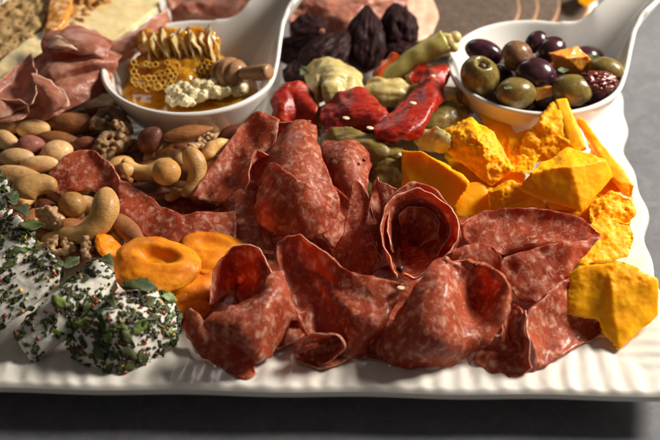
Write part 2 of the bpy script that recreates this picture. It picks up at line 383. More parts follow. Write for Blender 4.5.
# ------------------------------------------------------------------ the table and the platter
vs = [(-160, -90, 0), (160, -90, 0), (160, 200, 0), (-160, 200, 0)]
fin('tabletop', (vs, [(0, 1, 2, 3)]), MT['table'], kind='structure', smooth=False)
RZ = math.radians(-1.0)
def platter():
    x0, x1, y0, y1 = -27.0, 15.75, -11.95, 27.5
    ca, sa = math.cos(RZ), math.sin(RZ)
    def W(x, y, z): return V((x*ca - y*sa, x*sa + y*ca, z))
    def ex(y): return x1 + .22*math.sin(y*.72+.3) + .12*math.sin(y*1.7) + .03*max(0, y)
    def ey(x): return y0 + .05*math.sin(x*.8)
    r = root('serving_platter', W(-5, 8, 0), 'white rectangular ribbed ceramic serving platter holding all the food on the grey table', 'platter')
    nx, ny = 520, 300; rows = []
    tt = lambda k, n: k/n
    for j in range(ny+1):
        y = y0 + (y1-y0)*(j/ny)**1.4
        rw = []
        for i in range(nx+1):
            u = i/nx; u = 1-(1-u)**1.25
            yy = max(y, ey(0)); xr = ex(y); x = x0 + (xr-x0)*u
            yb = y + (ey(x)-y0)*(1-j/ny)
            dx = min(x-x0, xr-x); dy = min(yb-ey(x), y1-yb); d = min(dx, dy)
            # flutes run inward from the nearest side, meeting on the corner's diagonal
            a = x + .25*noise.noise(V((x*.25, yb*.35, 0))) ; b = yb + .25*noise.noise(V((x*.35, yb*.25, 4)))
            ph_f = math.sin(a*6.6 + .9*math.sin(a*1.1)); ph_s = math.sin(b*6.6 + .9*math.sin(b*1.3))
            k = sstep(-.8, .8, dx-dy)
            am = .5+.9*abs(noise.noise(V((x*.8, yb*.8, 9))))
            h = (ph_s*(1-k)+ph_f*k)*.046*am*sstep(0, .4, d)*1.3
            h += .05*noise.noise(V((x*.5, yb*.5, 2)))
            z = PL + h + .22*sstep(3.2, .3, d) - .20*(1-min(1, d/.28))**2
            rw.append(W(x, yb, z))
        rows.append(rw)
    def ring(d, z): # outline under the lip
        pts = [(x0+(x1-x0)*i/120, None) for i in range(121)]
        o = [W(x0+d+(ex(ey(0))-d-x0-d)*i/120, ey(x0+(x1-x0)*i/120)+d, z) for i in range(121)]
        o += [W(ex(y0+(y1-y0)*j/120)-d, y0+d+(y1-y0-2*d)*j/120, z) for j in range(1, 121)]
        o += [W(ex(y1)-d-(ex(y1)-x0-2*d)*i/60, y1-d, z) for i in range(1, 61)]
        o += [W(x0+d, y1-d-(y1-y0-2*d)*j/60, z) for j in range(1, 60)]
        return o
    vf = grid(rows)
    side = grid([ring(0, PL+.06), ring(-.03, PL-.06), ring(-.0, PL-.24), ring(.12, PL-.36), ring(.8, PL-.5), ring(2.2, 1.1), ring(2.6, .2), ring(2.75, .02), ring(3.1, .0), ring(3.4, .25)], True)
    part('dish', join(vf, side), MT['platter'], r)
platter()
# ------------------------------------------------------------------ bowls
HD = math.radians(35)                       # direction in which the handle leaves the bowl
def spl(x, tb):
    for (a, b), (c, d) in zip(tb, tb[1:]):
        if x <= c:
            t = (x-a)/(c-a); return b+(d-b)*t
    return tb[-1][1]
def bowl(cx, cy, label, HD=HD):
    r = root('spoon_bowl', (cx, cy, PL), label, 'bowl', 'white spoon shaped bowls')
    R = 4.5
    out = [(R*math.cos(math.radians(a)), R*math.sin(math.radians(a))) for a in range(50, 311, 20)]
    lo = [(4.1, -2.55), (5.2, -1.85), (7., -1.42), (9, -1.3), (11, -1.3), (12.4, -1.1), (13, -.5)]
    out = [(x, y) for x, y in out] + lo + [(x, -y*(.86 if x < 6 else 1)) for x, y in reversed(lo)]
    C = cr([V((x, y, 0)) for x, y in out], 260, True)
    tb = [(0, .45), (1.2, .5), (2.4, 1.0), (3.4, 1.75), (4.5, 2.75), (5.5, 3.65), (7, 4.85), (9, 6.2), (11, 7.3), (14, 8.6)]
    def H(x, y):
        rr = math.hypot(x, y); a = abs(math.degrees(math.atan2(y, x)))
        zb = .45 + 3.35*min(1.25, rr/R)**3.2
        hw = 1.4 + max(0, 5.5-max(x, 0))*.35
        zs = sum(spl(max(0, rr+d), tb) for d in (-.8, -.4, 0, .4, .8))/5 + (1.35 if y < 0 else .75)*min(1.2, abs(y)/hw)**2.2*sstep(1.5, 4.5, rr)
        w = sstep(72, 22, a)*sstep(1, 4, rr)
        return zb*(1-w)+zs*w
    def rows(inset, dz, n=26, sc0=1.):
        rs = []
        for k in range(n):
            t = 1-(k/(n-1))**1.3*.985
            rw = []
            for c in C:
                q = c*(t*inset); rw.append(V((q.x, q.y, H(q.x, q.y)+dz)))
            rs.append(rw)
        return rs
    inner = rows(1, 0)
    rot = Matrix.Rotation(HD, 4, 'Z')
    # normals for the outer skin
    g = inner; n = len(C); th = .28
    outer = []
    for i in range(len(g)):
        rw = []
        for j in range(n):
            du = g[i][(j+1) % n]-g[i][j-1]; dv = g[min(i+1, len(g)-1)][j]-g[max(i-1, 0)][j]
            nn = dv.cross(du); nn = nn.normalized() if nn.length > 1e-8 else V((0, 0, -1))
            if nn.z > 0 : nn = -nn
            p = g[i][j]+nn*th; p.z = max(p.z, 0.0); rw.append(p)
        outer.append(rw)
    # rolled lip joining both skins
    lip = []
    for k in range(1, 6):
        a = k/6*math.pi; rw = []
        for j in range(n):
            p, q = inner[0][j], outer[0][j]; m = (p+q)/2; h = (p-q)/2
            ov = (inner[0][j]-inner[1][j]).normalized()
            rw.append(m + h*math.cos(a) + ov*(th/2*math.sin(a)))
        lip.append(rw)
    al = list(reversed(inner))+lip+outer
    vs, fs = grid(al, True); vs = [rot @ v + V((cx, cy, PL)) for v in vs]
    fs.append(tuple(range(n-1, -1, -1))); fs.append(tuple((len(al)-1)*n+k for k in range(n)))
    part('bowl_body', (vs, fs), MT['bowl'], r)
    return r
HB = (-7.45, 8.75); OB = (11.05, 8.8)
bowl(*HB, 'white spoon shaped bowl filled with honey and honeycomb', math.radians(45))
bowl(*OB, 'white spoon shaped bowl filled with mixed olives')
# ------------------------------------------------------------------ honey
def disc(c, r, z, amp, n=48, m=10):
    rows = []
    for i in range(m):
        t = 1-i/(m-1)*.98
        rows.append([V((c[0]+r*t*math.cos(a), c[1]+r*t*math.sin(a), z+amp*noise.noise(V((math.cos(a)*t*r, math.sin(a)*t*r, 0)))-(.25 if i == 0 else 0))) for a in [k/n*2*math.pi for k in range(n)]])
    vs, fs = grid(rows, True); fs.append(tuple((m-1)*n+k for k in range(n))); return vs, fs
fin('honey_pool', disc(HB, 3.82, PL+2.55, .15), MT['honey'], label='amber honey pooled in the white spoon shaped bowl', cat='honey')
def honeycomb():
    c = P(178, 68, 5.0)
    r = root('honeycomb', (c.x, c.y, 4), 'large golden honeycomb piece with pale ribbed wax top in the honey bowl', 'honeycomb')
    bl = []
    for px, py, z, s in ((148, 78, 4.5, 1.0), (165, 80, 4.7, 1.05), (185, 78, 4.8, 1.1), (205, 76, 4.7, 1.0), (222, 72, 4.5, .85), (140, 68, 4.6, .8), (170, 66, 5.1, 1.0), (195, 64, 5.2, 1.0), (215, 62, 5.0, .8), (150, 60, 5.2, .8)):
        bl.append(blob(TR(P(px, py, z), (0, 0, 0), (s, s*.8, s*.55)), 2))
    vs, fs, ns = remesh(join(*bl), .09, 3)
    vs = [v+n*(.12*noise.noise(v*2.3)-.10*max(0, .5-3*noise.voronoi(v*2.6)[0][0])+.03*noise.noise(v*7)) for v, n in zip(vs, ns)]
    part('honey_mass', (vs, fs), MT['honey'], r)
    # the cut cell walls of the comb: slanting wax ribs that stand side by side
    for k in range(12):
        u = k/11; x = 141+u*70
        top = P(x+1+3*math.sin(k*2.1), 37+4*math.sin(k*1.7)-u*1.5, 6.7); mid = P(x+6, 50, 6.1); bot = P(x+11+2*math.sin(k), 63+2*math.cos(k*3), 5.35)
        pth = cr([top, mid, bot], 16)
        rows = []
        for i, p in enumerate(pth):
            w = .075+.05*noise.noise(p*2+V((k, 0, 0))); d = .38+.2*math.sin(k*2.7)
            rw = []
            for a in range(14):
                an = a/14*2*math.pi
                q = p+V((math.cos(an)*w, math.sin(an)*d+.35, 0)); q += noise.noise_vector(q*2.1)*.16
                rw.append(q)
            rows.append(rw)
        vs, fs = grid(rows, True); fs.append(tuple(range(13, -1, -1))); fs.append(tuple((len(pth)-1)*14+a for a in range(14)))
        part('wax_rib', (vs, fs), MT['wax'], r)
    cells = []
    for iy in range(6):
        for ix in range(17):
            px = 134+ix*5.6+(iy % 2)*2.8; py = 62+iy*4.6+2.5*math.sin(ix*.5)
            if noise.noise(V((ix*.3, iy*.4, 1))) < -.18: continue
            z = 5.62-iy*.13+.12*noise.noise(V((ix*.4, iy*.4, 0))); c = P(px, py, z); M = TR(c+noise.noise_vector(V((ix*2.3, iy*3.1, 0)))*.09, (.75, .1*math.sin(ix), .2), .95+.4*noise.noise(V((ix*1.7, iy*1.3, 5))))
            rows = []
            for rr, zz in ((.13, -.18), (.145, .04), (.165, .06), (.185, .03), (.18, -.2)):
                rows.append([M @ V((rr*math.cos(a+.3), rr*math.sin(a+.3), zz+.03*noise.noise(V((ix, iy, a))))) for a in [q/6*2*math.pi for q in range(6)]])
            cells.append(grid(rows, True))
    part('comb_cells', join(*cells), MT['cellwax'], r)
    bl = [blob(TR(P(146+9*k, 47+3*math.sin(k*2), 5.9)+V((0, .45, 0)), (-.3, 0, 0), (.62, .42, .85)), 2) for k in range(8)]
    vs, fs, ns = remesh(join(*bl), .08, 2); vs = [v+n*.12*noise.noise(v*4) for v, n in zip(vs, ns)]
    part('comb_wall', (vs, fs), MT['honey'], r)
honeycomb()
def crumbs():
    bl = []
    random.seed(5)
    for k in range(60):
        u = random.random(); px = 170+u*72; py = 97-u*14+random.uniform(-10, 8); s = random.uniform(.28, .42)
        bl.append(blob(TR(P(px, py, 4.75+random.uniform(-.25, .35)+.2*math.sin(u*3.1)), (0, 0, 0), s), 1))
    vs, fs, ns = remesh(join(*bl), .05, 5); vs = [v+n*(.10*noise.noise(v*3)+.05*noise.noise(v*12)-.22*sstep(.42, .1, noise.voronoi(v*3.4)[0][0])) for v, n in zip(vs, ns)]
    fin('wax_crumble', (vs, fs), MT['wax_crumb'], label='pale crumbly heap of honeycomb wax at the front of the honey bowl', cat='honeycomb')
crumbs()
def dipper():
    a, b = P(243, 74, 5.7), P(279, 71, 6.6)
    ax = (b-a).normalized(); 
    r = root('honey_dipper', a-ax, 'small turned wooden honey dipper resting in the honey bowl', 'honey dipper')
    q = ax.to_track_quat('X', 'Z').to_matrix().to_4x4()
    prof = []
    for i in range(60):
        x = -2.1+i/59*2.3; e = math.sqrt(max(0, 1-((x+1.0)/1.16)**2)); rr = .92*e*(1-.16*(math.sin(x*9) > .2)); prof.append((x, max(.05, rr)))
    rows = [[Matrix.Translation(a+V((0, .25, -.1))) @ q @ V((x, math.cos(t)*rr, math.sin(t)*rr)) for t in [k/28*2*math.pi for k in range(28)]] for x, rr in prof]
    part('dipper_head', grid(rows, True), MT['wood'], r)
    prof = [(0, .36), (.4, .38), (1.0, .42), (1.6, .44), (1.72, .42), (1.8, .36), (1.83, .2), (1.83, .01)]
    rows = [[Matrix.Translation(a) @ q @ V((x, math.cos(t)*rr, math.sin(t)*rr)) for t in [k/28*2*math.pi for k in range(28)]] for x, rr in prof]
    part('dipper_handle', grid(rows, True), MT['wood'], r)
dipper()
# ------------------------------------------------------------------ olives
def olive(px, py, z, w, h, rot, mat, label, hole=None):
    c = P(px, py, z)
    w *= 1.02; h *= .98; M = TR(c, rot, (w, h, h))
    vs, fs = blob(M, 4, .03, 1.2, px)
    if hole is None:
        o = fin('olive', (vs, fs), MT[mat], label=label, cat='olive', group='olives in the white bowl'); return
    r = root('olive', c-V((0, 0, h)), label, 'olive', 'olives in the white bowl')
    hv = V(hole).normalized(); ce = c + (M @ hv - c)
    o = []
    for v in vs:
        d = (v-ce).length
        o.append(v + (c-ce).normalized()*(.42*sstep(.42, .2, d)) + (v-c).normalized()*.05*math.exp(-((d-.45)/.12)**2))
    part('olive_flesh', (o, fs), MT[mat], r)
    part('pit_hole', blob(TR(ce+(c-ce).normalized()*.42, (0, 0, 0), .24), 2, .1), MT['hole'], r)
fin('gap_shade', disc(OB, 3.75, PL+2.35, .1), MT['gap_shade'], label='added dark disc standing in for the shade between the olives in the right bowl', cat='gap_shade')  # added disc, its dark colour plays the shade in the olive gaps
olive(480, 76, 6.1, 1.22, 1.0, (0, .95, .5), 'olive_green', 'pitted green olive with its hole facing up at the left end of the olive bowl', (-.75, -.35, .55))
olive(516, 93, 5.9, 1.05, .84, (0, .1, .2), 'olive_green', 'herb flecked green olive at the front rim between the holed olive and the orange cubes')
olive(572, 90, 5.9, 1.08, .84, (0, .1, -.1), 'olive_green', 'shiny green olive at the front rim beside the dried tomato')
olive(484, 52, 6.2, 1.05, .68, (0, .2, -.3), 'olive_dark', 'long purple olive at the back left of the bowl behind the holed green olive')
olive(517, 56, 6.7, .88, .82, (.3, .9, .4), 'olive_brown', 'pinkish brown olive standing at the centre back of the bowl')
olive(536, 42, 6.5, .68, .55, (0, -.5, .6), 'olive_dark', 'smallest dark olive, topmost at the back of the bowl')
olive(551, 50, 6.3, .85, .72, (0, -.3, .4), 'olive_dark', 'dark purple olive next to the orange cheese cube')
olive(536, 74, 6.4, 1.05, .86, (0, .2, -.2), 'olive_dark', 'black glossy olive in the middle of the bowl with a bright highlight')
olive(606, 70, 5.9, .95, .7, (0, .1, -.3), 'olive_green', 'dull green olive at the right side of the bowl under the handle')
olive(500, 80, 5.2, .95, .8, (0, .1, 1.), 'olive_dark', 'dark olive lying deep between the two front green olives')
olive(556, 76, 5.2, .95, .8, (0, .3, .2), 'olive_brown', 'brown olive lying deep under the orange cheese cube')
olive(588, 60, 5.0, 1.0, .8, (0, .3, .2), 'olive_dark', 'dark olive half hidden at the foot of the bowl handle')
olive(468, 92, 5.0, .8, .7, (0, .3, 1.2), 'olive_brown', 'brown olive half hidden below the holed olive at the left rim')
olive(497, 103, 5.0, .8, .7, (0, .3, 1.2), 'olive_dark', 'dark olive half hidden at the front rim left of the herb flecked olive')
olive(592, 92, 5.0, .85, .7, (0, .3, .2), 'olive_dark', 'dark olive half hidden under the wrinkled dried tomato')
olive(545, 94, 4.9, .9, .8, (0, .3, .2), 'olive_dark', 'dark olive deep in the front of the bowl behind the rim')
def chunk(name, label, cat, pts, mat='cheddar', rough=.2, dirs=(), base=.02, vox=.075, round_=3, group=None, seed=0, fr=1.5, conv=True, pts2=None):
    W = [P(*p) for p in pts] if conv else [V(p) for p in pts]
    vs, fs, ns = remesh(join(hull(W), hull([P(*p) for p in pts2])) if pts2 else hull(W), vox, round_)
    c = sum(W, V())/len(W); o = []
    off = V((seed*4.4, seed*1.9, seed*2.2))
    D = [V(d).normalized() for d in dirs]
    for v, n in zip(vs, ns):
        w = max([sstep(.35, .75, n.dot(d)) for d in D] or [0])
        f = noise.fractal(v*fr+off, .9, 2.1, 5); g = noise.noise(v*4.5+off)
        edge = 0
        o.append(v + n*(base*(f+.5*g)+.11*noise.noise(v*.55+off)+.05*noise.noise(v*1.3-off) + w*rough*(f*.42-.08-.16*abs(g)+.15*noise.noise(v*10+off))) + n*(-.0))
    return fin(name, (o, fs), MT[mat], label=label, cat=cat, group=group)
chunk('cheese_cube', 'orange marinated cheese cube on top of the olives near the handle', 'cheese cube', [(555, 62, 6.2), (583, 66, 6.0), (592, 62, 6.0), (578, 45, 7.0), (548, 52, 7.0), (566, 58, 7.1), (556, 74, 5.5), (585, 74, 5.4), (589, 56, 6.6)], 'squash', .1, [(0, 0, 1)], .04, .05, 2, 'cheese cubes among the olives')
chunk('cheese_cube', 'small orange cheese cube wedged low between two green olives', 'cheese cube', [(532, 88, 6.1), (552, 86, 6.2), (555, 97, 5.6), (536, 101, 5.5), (545, 82, 5.6), (535, 92, 5)], 'squash', .1, [(0, 0, 1)], .04, .05, 2, 'cheese cubes among the olives')
def wrinkly(name, label, cat, M, mat, amp=.22, fr=2., seed=1, group=None):
    vs, fs = blob(M, 5, amp, fr, seed, 4, True); return fin(name, (vs, fs), MT[mat], label=label, cat=cat, group=group)
wrinkly('dried_tomato', 'wrinkled dark red dried tomato beside the front green olive in the bowl', 'dried tomato', TR(P(597, 82, 6.2), (.2, .1, .2), (1.05, .6, .5)), 'tomato', .45, 1.8, 3)
def leaf(c, s, rot, th=.02, w=.45):
    """small bent leaf with ragged outline"""
    n = 13; rs = []
    for i in range(n):
        u = i/(n-1); ww = w*math.sin(math.pi*(u**.8*.95+.03))*(1+.16*math.sin(i*2.6+c[0]*9)+.22*math.sin(u*9+c[1]*7))
        rs.append([V(((u-.5)*2, y*ww, .22*math.cos((u-.5)*3)*math.sin(c[0]*31)+.45*abs(y)*ww*math.sin(c[1]*23)+.08*math.sin(u*7+y*2))) for y in (-1, -.4, .4, 1)])
    M = TR(c, rot, s)
    a = [[M @ v for v in r] for r in rs]; t = V((0, 0, -th)); 
    vs = [v for r in a for v in r]; fs = grid(a)[1]; k = len(vs)
    b = [v+M.to_3x3() @ V((0, 0, -1)).normalized()*th/s*1 for v in vs]
    fs2 = [tuple(x+k for x in reversed(f)) for f in fs]
    ed = list(range(4))+[i*4+3 for i in range(1, n)]+[(n-1)*4+j for j in (2, 1, 0)]+[i*4 for i in range(n-2, 0, -1)]
    fs3 = [(ed[i], ed[i]+k, ed[(i+1) % len(ed)]+k, ed[(i+1) % len(ed)]) for i in range(len(ed))]
    return vs+b, fs+fs2+fs3
for px, py, z, s, rot, lb in ((563, 70, 6.5, .35, (.5, .2, .3), 'square dark herb piece stuck to the orange cheese cube'), (508, 88, 6.75, .3, (.2, .3, .6), 'dark green herb fleck on the front green olive'), (590, 57, 6.3, .5, (.3, 0, .2), 'limp dark green leaf behind the orange cheese cube'), (546, 66, 6.7, .25, (.4, .5, 2), 'tiny olive leaf scrap on the black glossy olive')):
    fin('herb_scrap', leaf(P(px, py, z), s, rot), MT['herb'], label=lb, cat='herb')
# ------------------------------------------------------------------ cheddar
G = 'broken cheddar chunks'
LB = (-1, -.3, .3)
chunk('cheddar_chunk', 'cheddar chunk with smooth dark left face, left end of the heap beside the upright salami', 'cheese', [(401, 149, 5.0), (422, 150, 5.2), (470, 183, 4.4), (455, 208, 3.2), (400, 190, 3.4), (445, 162, 4.8), (430, 205, 3.0), (410, 175, 2.6), (465, 185, 3.2)], rough=.32, dirs=[(1, -.3, .1), (1, .2, -.3)], group=G, seed=1)
chunk('cheddar_chunk', 'crumbly cheddar chunk leaning back against the artichoke below the olive bowl', 'cheese', [(444, 128, 5.3), (470, 117, 5.6), (494, 132, 5.4), (516, 170, 4.3), (491, 187, 3.7), (446, 153, 4.6), (480, 140, 5.7), (475, 160, 3.0), (500, 180, 3.2)], rough=.38, dirs=[(0, 0, 1), (-.6, -.6, .3), (0, -.8, .4)], group=G, seed=2)
chunk('cheddar_chunk', 'upright ragged cheddar wedge touching the front rim of the olive bowl', 'cheese', [(540, 122, 5.7), (553, 102, 6.1), (562, 110, 5.9), (572, 145, 5.0), (520, 143, 4.8), (518, 160, 4.2), (560, 165, 4.0), (550, 130, 4.2)], rough=.3, dirs=[(-.6, -.3, .6), (-1, 0, 0)], group=G, seed=3)
chunk('cheddar_slab', 'smooth upright cheddar slab leaning on the ragged wedge in front of the olive bowl', 'cheese', [(555, 100, 6.2), (566, 99, 6.2), (585, 146, 5.0), (572, 155, 4.7), (556, 104, 5.9), (588, 150, 4.0), (570, 160, 4.0), (567, 97, 5.8)], rough=.05, group=G, seed=4, base=.03)
chunk('cheddar_slab', 'long narrow cheddar slab sloping along the right edge of the platter', 'cheese', [(576, 117, 5.4), (585, 119, 5.4), (636, 186, 3.9), (634, 201, 3.4), (612, 180, 4.0), (578, 124, 4.9), (590, 150, 3.6), (622, 196, 2.8)], rough=.15, dirs=[(0, -1, 0)], group=G, seed=5, base=.035)
chunk('cheddar_chunk', 'largest smooth cut cheddar block on top of the heap, below the upright slabs', 'cheese', [(530, 172, 5.2), (569, 147, 5.4), (607, 160, 5.25), (571, 166, 5.6), (518, 190, 4.3), (583, 212, 3.6), (613, 176, 4.2), (536, 199, 3.7), (560, 170, 3.2), (540, 162, 5.2)], rough=.16, dirs=[(-.5, .3, .8)], base=.03, group=G, seed=6, round_=5)
chunk('cheddar_chunk', 'low crumbly cheddar piece in the shade above the salami, under the crumbly chunk', 'cheese', [(487, 190, 3.9), (512, 180, 4.2), (530, 192, 4.0), (550, 206, 3.4), (540, 213, 3.0), (488, 214, 3.0), (500, 190, 2.4), (540, 195, 2.4)], rough=.35, dirs=[(0, 0, 1), (0, -1, .3)], group=G, seed=7)
chunk('cheddar_chunk', 'small smooth cheddar sliver poking out under the largest block', 'cheese', [(545, 201, 3.5), (560, 200, 3.6), (584, 206, 3.3), (583, 213, 3.0), (548, 211, 3.1), (565, 205, 2.4)], rough=.05, group=G, seed=8)
chunk('cheddar_chunk', 'shaded cheddar piece hidden behind the salami between two front chunks', 'cheese', [(450, 186, 3.6), (480, 182, 3.8), (498, 190, 3.4), (495, 216, 2.7), (455, 218, 2.6), (470, 195, 2)], rough=.1, group=G, seed=9)
chunk('cheddar_chunk', 'crumbly cheddar lump at the right edge of the platter below the narrow slab', 'cheese', [(588, 205, 3.8), (610, 190, 4.2), (634, 198, 3.7), (637, 215, 3.2), (630, 226, 2.8), (590, 228, 3.0), (600, 200, 2.3), (625, 205, 2.2)], rough=.38, dirs=[(0, 0, 1), (1, -.5, 0), (-.5, -.8, .3)], group=G, seed=10)
chunk('cheddar_chunk', 'broad flat cheddar piece behind the front chunk and right of the salami tips', 'cheese', [(575, 235, 3.3), (600, 214, 3.7), (632, 222, 3.4), (637, 240, 2.9), (628, 258, 2.5), (585, 265, 2.7), (568, 262, 2.6), (600, 240, 2.0)], rough=.22, dirs=[(1, 0, 0), (0, 0, 1)], group=G, seed=11)
chunk('cheddar_chunk', 'front cheddar chunk with a bright cut face in the lower right corner of the platter', 'cheese', [(568, 272, 4.3), (580, 264, 4.6), (596, 266, 4.6), (612, 257, 4.8), (618, 262, 4.8), (600, 318, 2.9), (566, 316, 2.9), (590, 290, 2.2), (600, 322, 2.7), (612, 310, 2.3)], rough=.22, dirs=[(-.2, .3, 1), (-.3, -.2, -1)], base=.03, group=G, seed=12, pts2=[(608, 262, 4.75), (614, 257, 4.85), (626, 260, 4.75), (657, 279, 4.1), (659, 316, 2.6), (619, 352, 1.95), (602, 335, 2.3), (598, 320, 2.8), (612, 290, 4.0), (640, 300, 1.9)])
chunk('cheddar_chunk', 'rugged cheddar crumb behind the largest block and the ragged wedge', 'cheese', [(508, 135, 4.4), (530, 128, 4.6), (545, 150, 4.6), (530, 175, 4.3), (508, 172, 4.0), (525, 150, 3.0)], rough=.35, dirs=[(0, 0, 1), (-.5, -1, 0)], group=G, seed=13)
chunk('cheddar_chunk', 'shaded cheddar piece between the crumbly chunk and the olive bowl', 'cheese', [(478, 112, 4.4), (505, 118, 4.4), (520, 138, 4.3), (512, 165, 3.9), (490, 140, 3.9), (500, 130, 2.4)], rough=.2, dirs=[(0, 0, 1)], group=G, seed=14)
chunk('cheddar_chunk', 'low cheddar piece filling the gap beneath the narrow slab', 'cheese', [(590, 150, 3.6), (612, 172, 3.5), (628, 190, 3.2), (600, 200, 3.2), (585, 180, 3.3), (600, 175, 2)], rough=.2, dirs=[(0, 0, 1)], group=G, seed=15)
chunk('cheddar_chunk', 'orange cheese piece at the far edge behind the olive bowl handle', 'cheese', [(576, -14, 3.6), (600, -18, 4.0), (602, -4, 3.6), (586, 8, 3.0), (577, 2, 3.2), (590, -5, 2.)], rough=.1, group=G, seed=16)
chunk('cheddar_chunk', 'low cheddar piece at the bottom of the heap under the smooth and the crumbly chunk', 'cheese', [(440, 150, 3.0), (480, 160, 3.2), (530, 150, 3.4), (525, 205, 2.6), (470, 215, 2.4), (500, 180, 3.2), (480, 180, 2)], rough=.15, dirs=[(0, 0, 1)], group=G, seed=17)
chunk('cheddar_chunk', 'low cheddar piece under the largest smooth cut block', 'cheese', [(540, 205, 3.0), (600, 190, 3.2), (632, 215, 2.9), (615, 262, 2.3), (560, 240, 2.4), (585, 225, 3.0), (580, 220, 2)], rough=.15, dirs=[(0, 0, 1)], group=G, seed=18)
# ------------------------------------------------------------------ salami
GS = 'folded salami slices'
def slice_(label, *ps, name='salami_slice', mats=None, group=GS, cat='salami'):
    vs, fs, mi = [], [], []
    for a, b, c in ps:
        n = len(vs); vs += a; fs += [tuple(i+n for i in f) for f in b]; mi += c
    return fin(name, (vs, fs), mats or [MT['salami'], MT['salami_rim']], label=label, cat=cat, group=group, matidx=mi)
slice_('salami slice with a curled upper edge lying on the nuts, leftmost of the salami',
  patch([[(42,184,3.7),(55,165,4.2),(75,152,4.5),(92,151,4.5),(108,162,4.4),(119,180,4.2)],
         [(50,190,3.6),(65,176,3.9),(82,167,4.1),(97,169,4.0),(109,182,3.8),(119,195,3.7)],
         [(62,197,3.3),(75,192,3.5),(90,189,3.6),(102,195,3.5),(112,205,3.4),(118,214,3.3)]], seed=1))
slice_('broad twisted salami ribbon right above the large dried apricot',
  patch([[(118,179,4.3),(140,191,4.1),(162,206,4.0),(185,213,3.9),(208,212,3.8),(236,212,3.6)],
         [(117,196,4.1),(138,210,3.8),(160,222,3.6),(185,231,3.4),(210,232,3.3),(236,234,3.1)],
         [(117,214,3.7),(130,228,3.3),(152,239,3.1),(180,246,2.9),(208,248,2.8),(234,252,2.6)]], seed=2, nu=44))
slice_('salami slice rolled into a cone at the back left, beside the honey bowl',
  patch([[(190,197,3.6),(205,175,4.2),(222,152,4.8),(240,126,5.4),(252,114,5.8),(264,112,5.9),(280,121,5.6)],
         [(203,201,3.3),(217,187,3.7),(231,166,4.1),(243,148,4.6),(253,138,4.9),(262,133,5.2),(276,138,5.2)],
         [(220,204,3.3),(232,195,3.6),(242,182,4.0),(249,168,4.5),(256,160,4.7),(262,156,4.8),(270,156,4.9)],
         [(236,200,3.5),(243,192,3.8),(247,180,4.3),(249,165,4.8),(252,155,5.1),(256,150,5.2),(262,150,5.2)]], seed=3))
slice_('small salami fold standing at the very back behind the large draped slice',
  patch([[(268,121,5.4),(285,122,5.6),(300,120,5.7),(311,121,5.6)],[(270,132,4.9),(287,132,5.1),(302,132,5.1),(312,135,5.0)],[(275,148,4.3),(290,148,4.4),(302,148,4.4),(314,150,4.3)]], seed=4))
slice_('large salami slice draped over the heap with a pale highlight near its top',
  patch([[(280,135,5.2),(292,124,5.6),(305,122,5.6),(314,130,5.3)],
         [(270,158,4.9),(286,148,5.5),(304,146,5.6),(322,158,5.1)],
         [(264,180,4.4),(284,172,5.2),(306,170,5.3),(332,184,4.6)],
         [(262,205,3.6),(286,200,4.5),(310,198,4.6),(340,205,4.0)],
         [(268,226,3.0),(290,225,3.4),(312,225,3.5),(336,228,3.2)]], seed=5))
slice_('rounded salami slice folded in half in front of the large draped slice',
  patch([[(260,180,4.75),(271,163,5.35),(288,172,5.65),(305,184,5.55),(322,191,5.1),(332,197,4.5)],
         [(256,198,4.2),(272,190,5.0),(290,194,5.2),(306,200,5.1),(320,205,4.8),(333,208,4.3)],
         [(256,214,3.6),(272,212,4.3),(290,214,4.5),(305,216,4.5),(319,217,4.3),(331,219,3.8)],
         [(264,229,3.1),(277,235,3.3),(292,239,3.4),(306,240,3.5),(317,236,3.5),(328,229,3.4)]], seed=6))
slice_('narrow salami edge hanging at the right of the folded half slice',
  patch([[(326,180,4.3),(338,189,4.2),(352,202,4.0)],[(328,205,3.8),(339,212,3.6),(348,222,3.4)],[(322,238,3.1),(331,247,2.9),(340,256,2.7)]], seed=7))
slice_('domed salami slice behind the upright folds, next to the cheddar and artichoke',
  patch([[(317,148,4.2),(328,140,4.7),(344,138,4.9),(359,140,4.8),(369,148,4.4)],
         [(320,162,4.3),(333,154,4.9),(347,153,5.1),(360,155,4.9),(371,163,4.3)],
         [(328,178,3.9),(339,174,4.5),(350,174,4.6),(360,175,4.4),(368,183,3.9)],
         [(336,194,3.4),(343,198,3.6),(350,201,3.6),(358,200,3.6),(366,196,3.4)]], seed=8))
slice_('shaded salami slice filling the gap between the rolled cone and the large draped slice',
  patch([[(244,146,4.5),(262,140,4.7),(284,140,4.8)],[(246,172,4.0),(262,170,4.2),(284,172,4.2)],[(246,202,3.2),(264,206,3.3),(286,208,3.3)]], seed=26))
slice_('dark salami slice hanging down below the rolled cone, right of the twisted ribbon',
  patch([[(228,200,3.5),(238,190,3.8),(250,182,4.0),(258,186,3.9)],[(230,220,3.0),(242,214,3.3),(253,210,3.4),(264,212,3.2)],[(233,246,2.4),(246,250,2.6),(260,254,2.7),(274,256,2.6)]], seed=9))
slice_('pointed upright salami petal, the left one of the two peaks in the middle',
  patch([[(334,254,3.6),(343,228,4.6),(349,203,5.3),(354,180,6.0),(362,186,5.9),(371,202,5.4)],
         [(338,264,3.3),(350,246,3.9),(356,226,4.6),(361,206,5.2),(366,206,5.2),(374,218,4.9)],
         [(346,276,2.9),(358,270,3.1),(365,255,3.7),(369,236,4.3),(373,232,4.4),(378,242,4.3)],
         [(358,280,2.7),(367,278,2.8),(373,270,3.1),(376,258,3.6),(379,255,3.7),(381,262,3.5)]], seed=10))
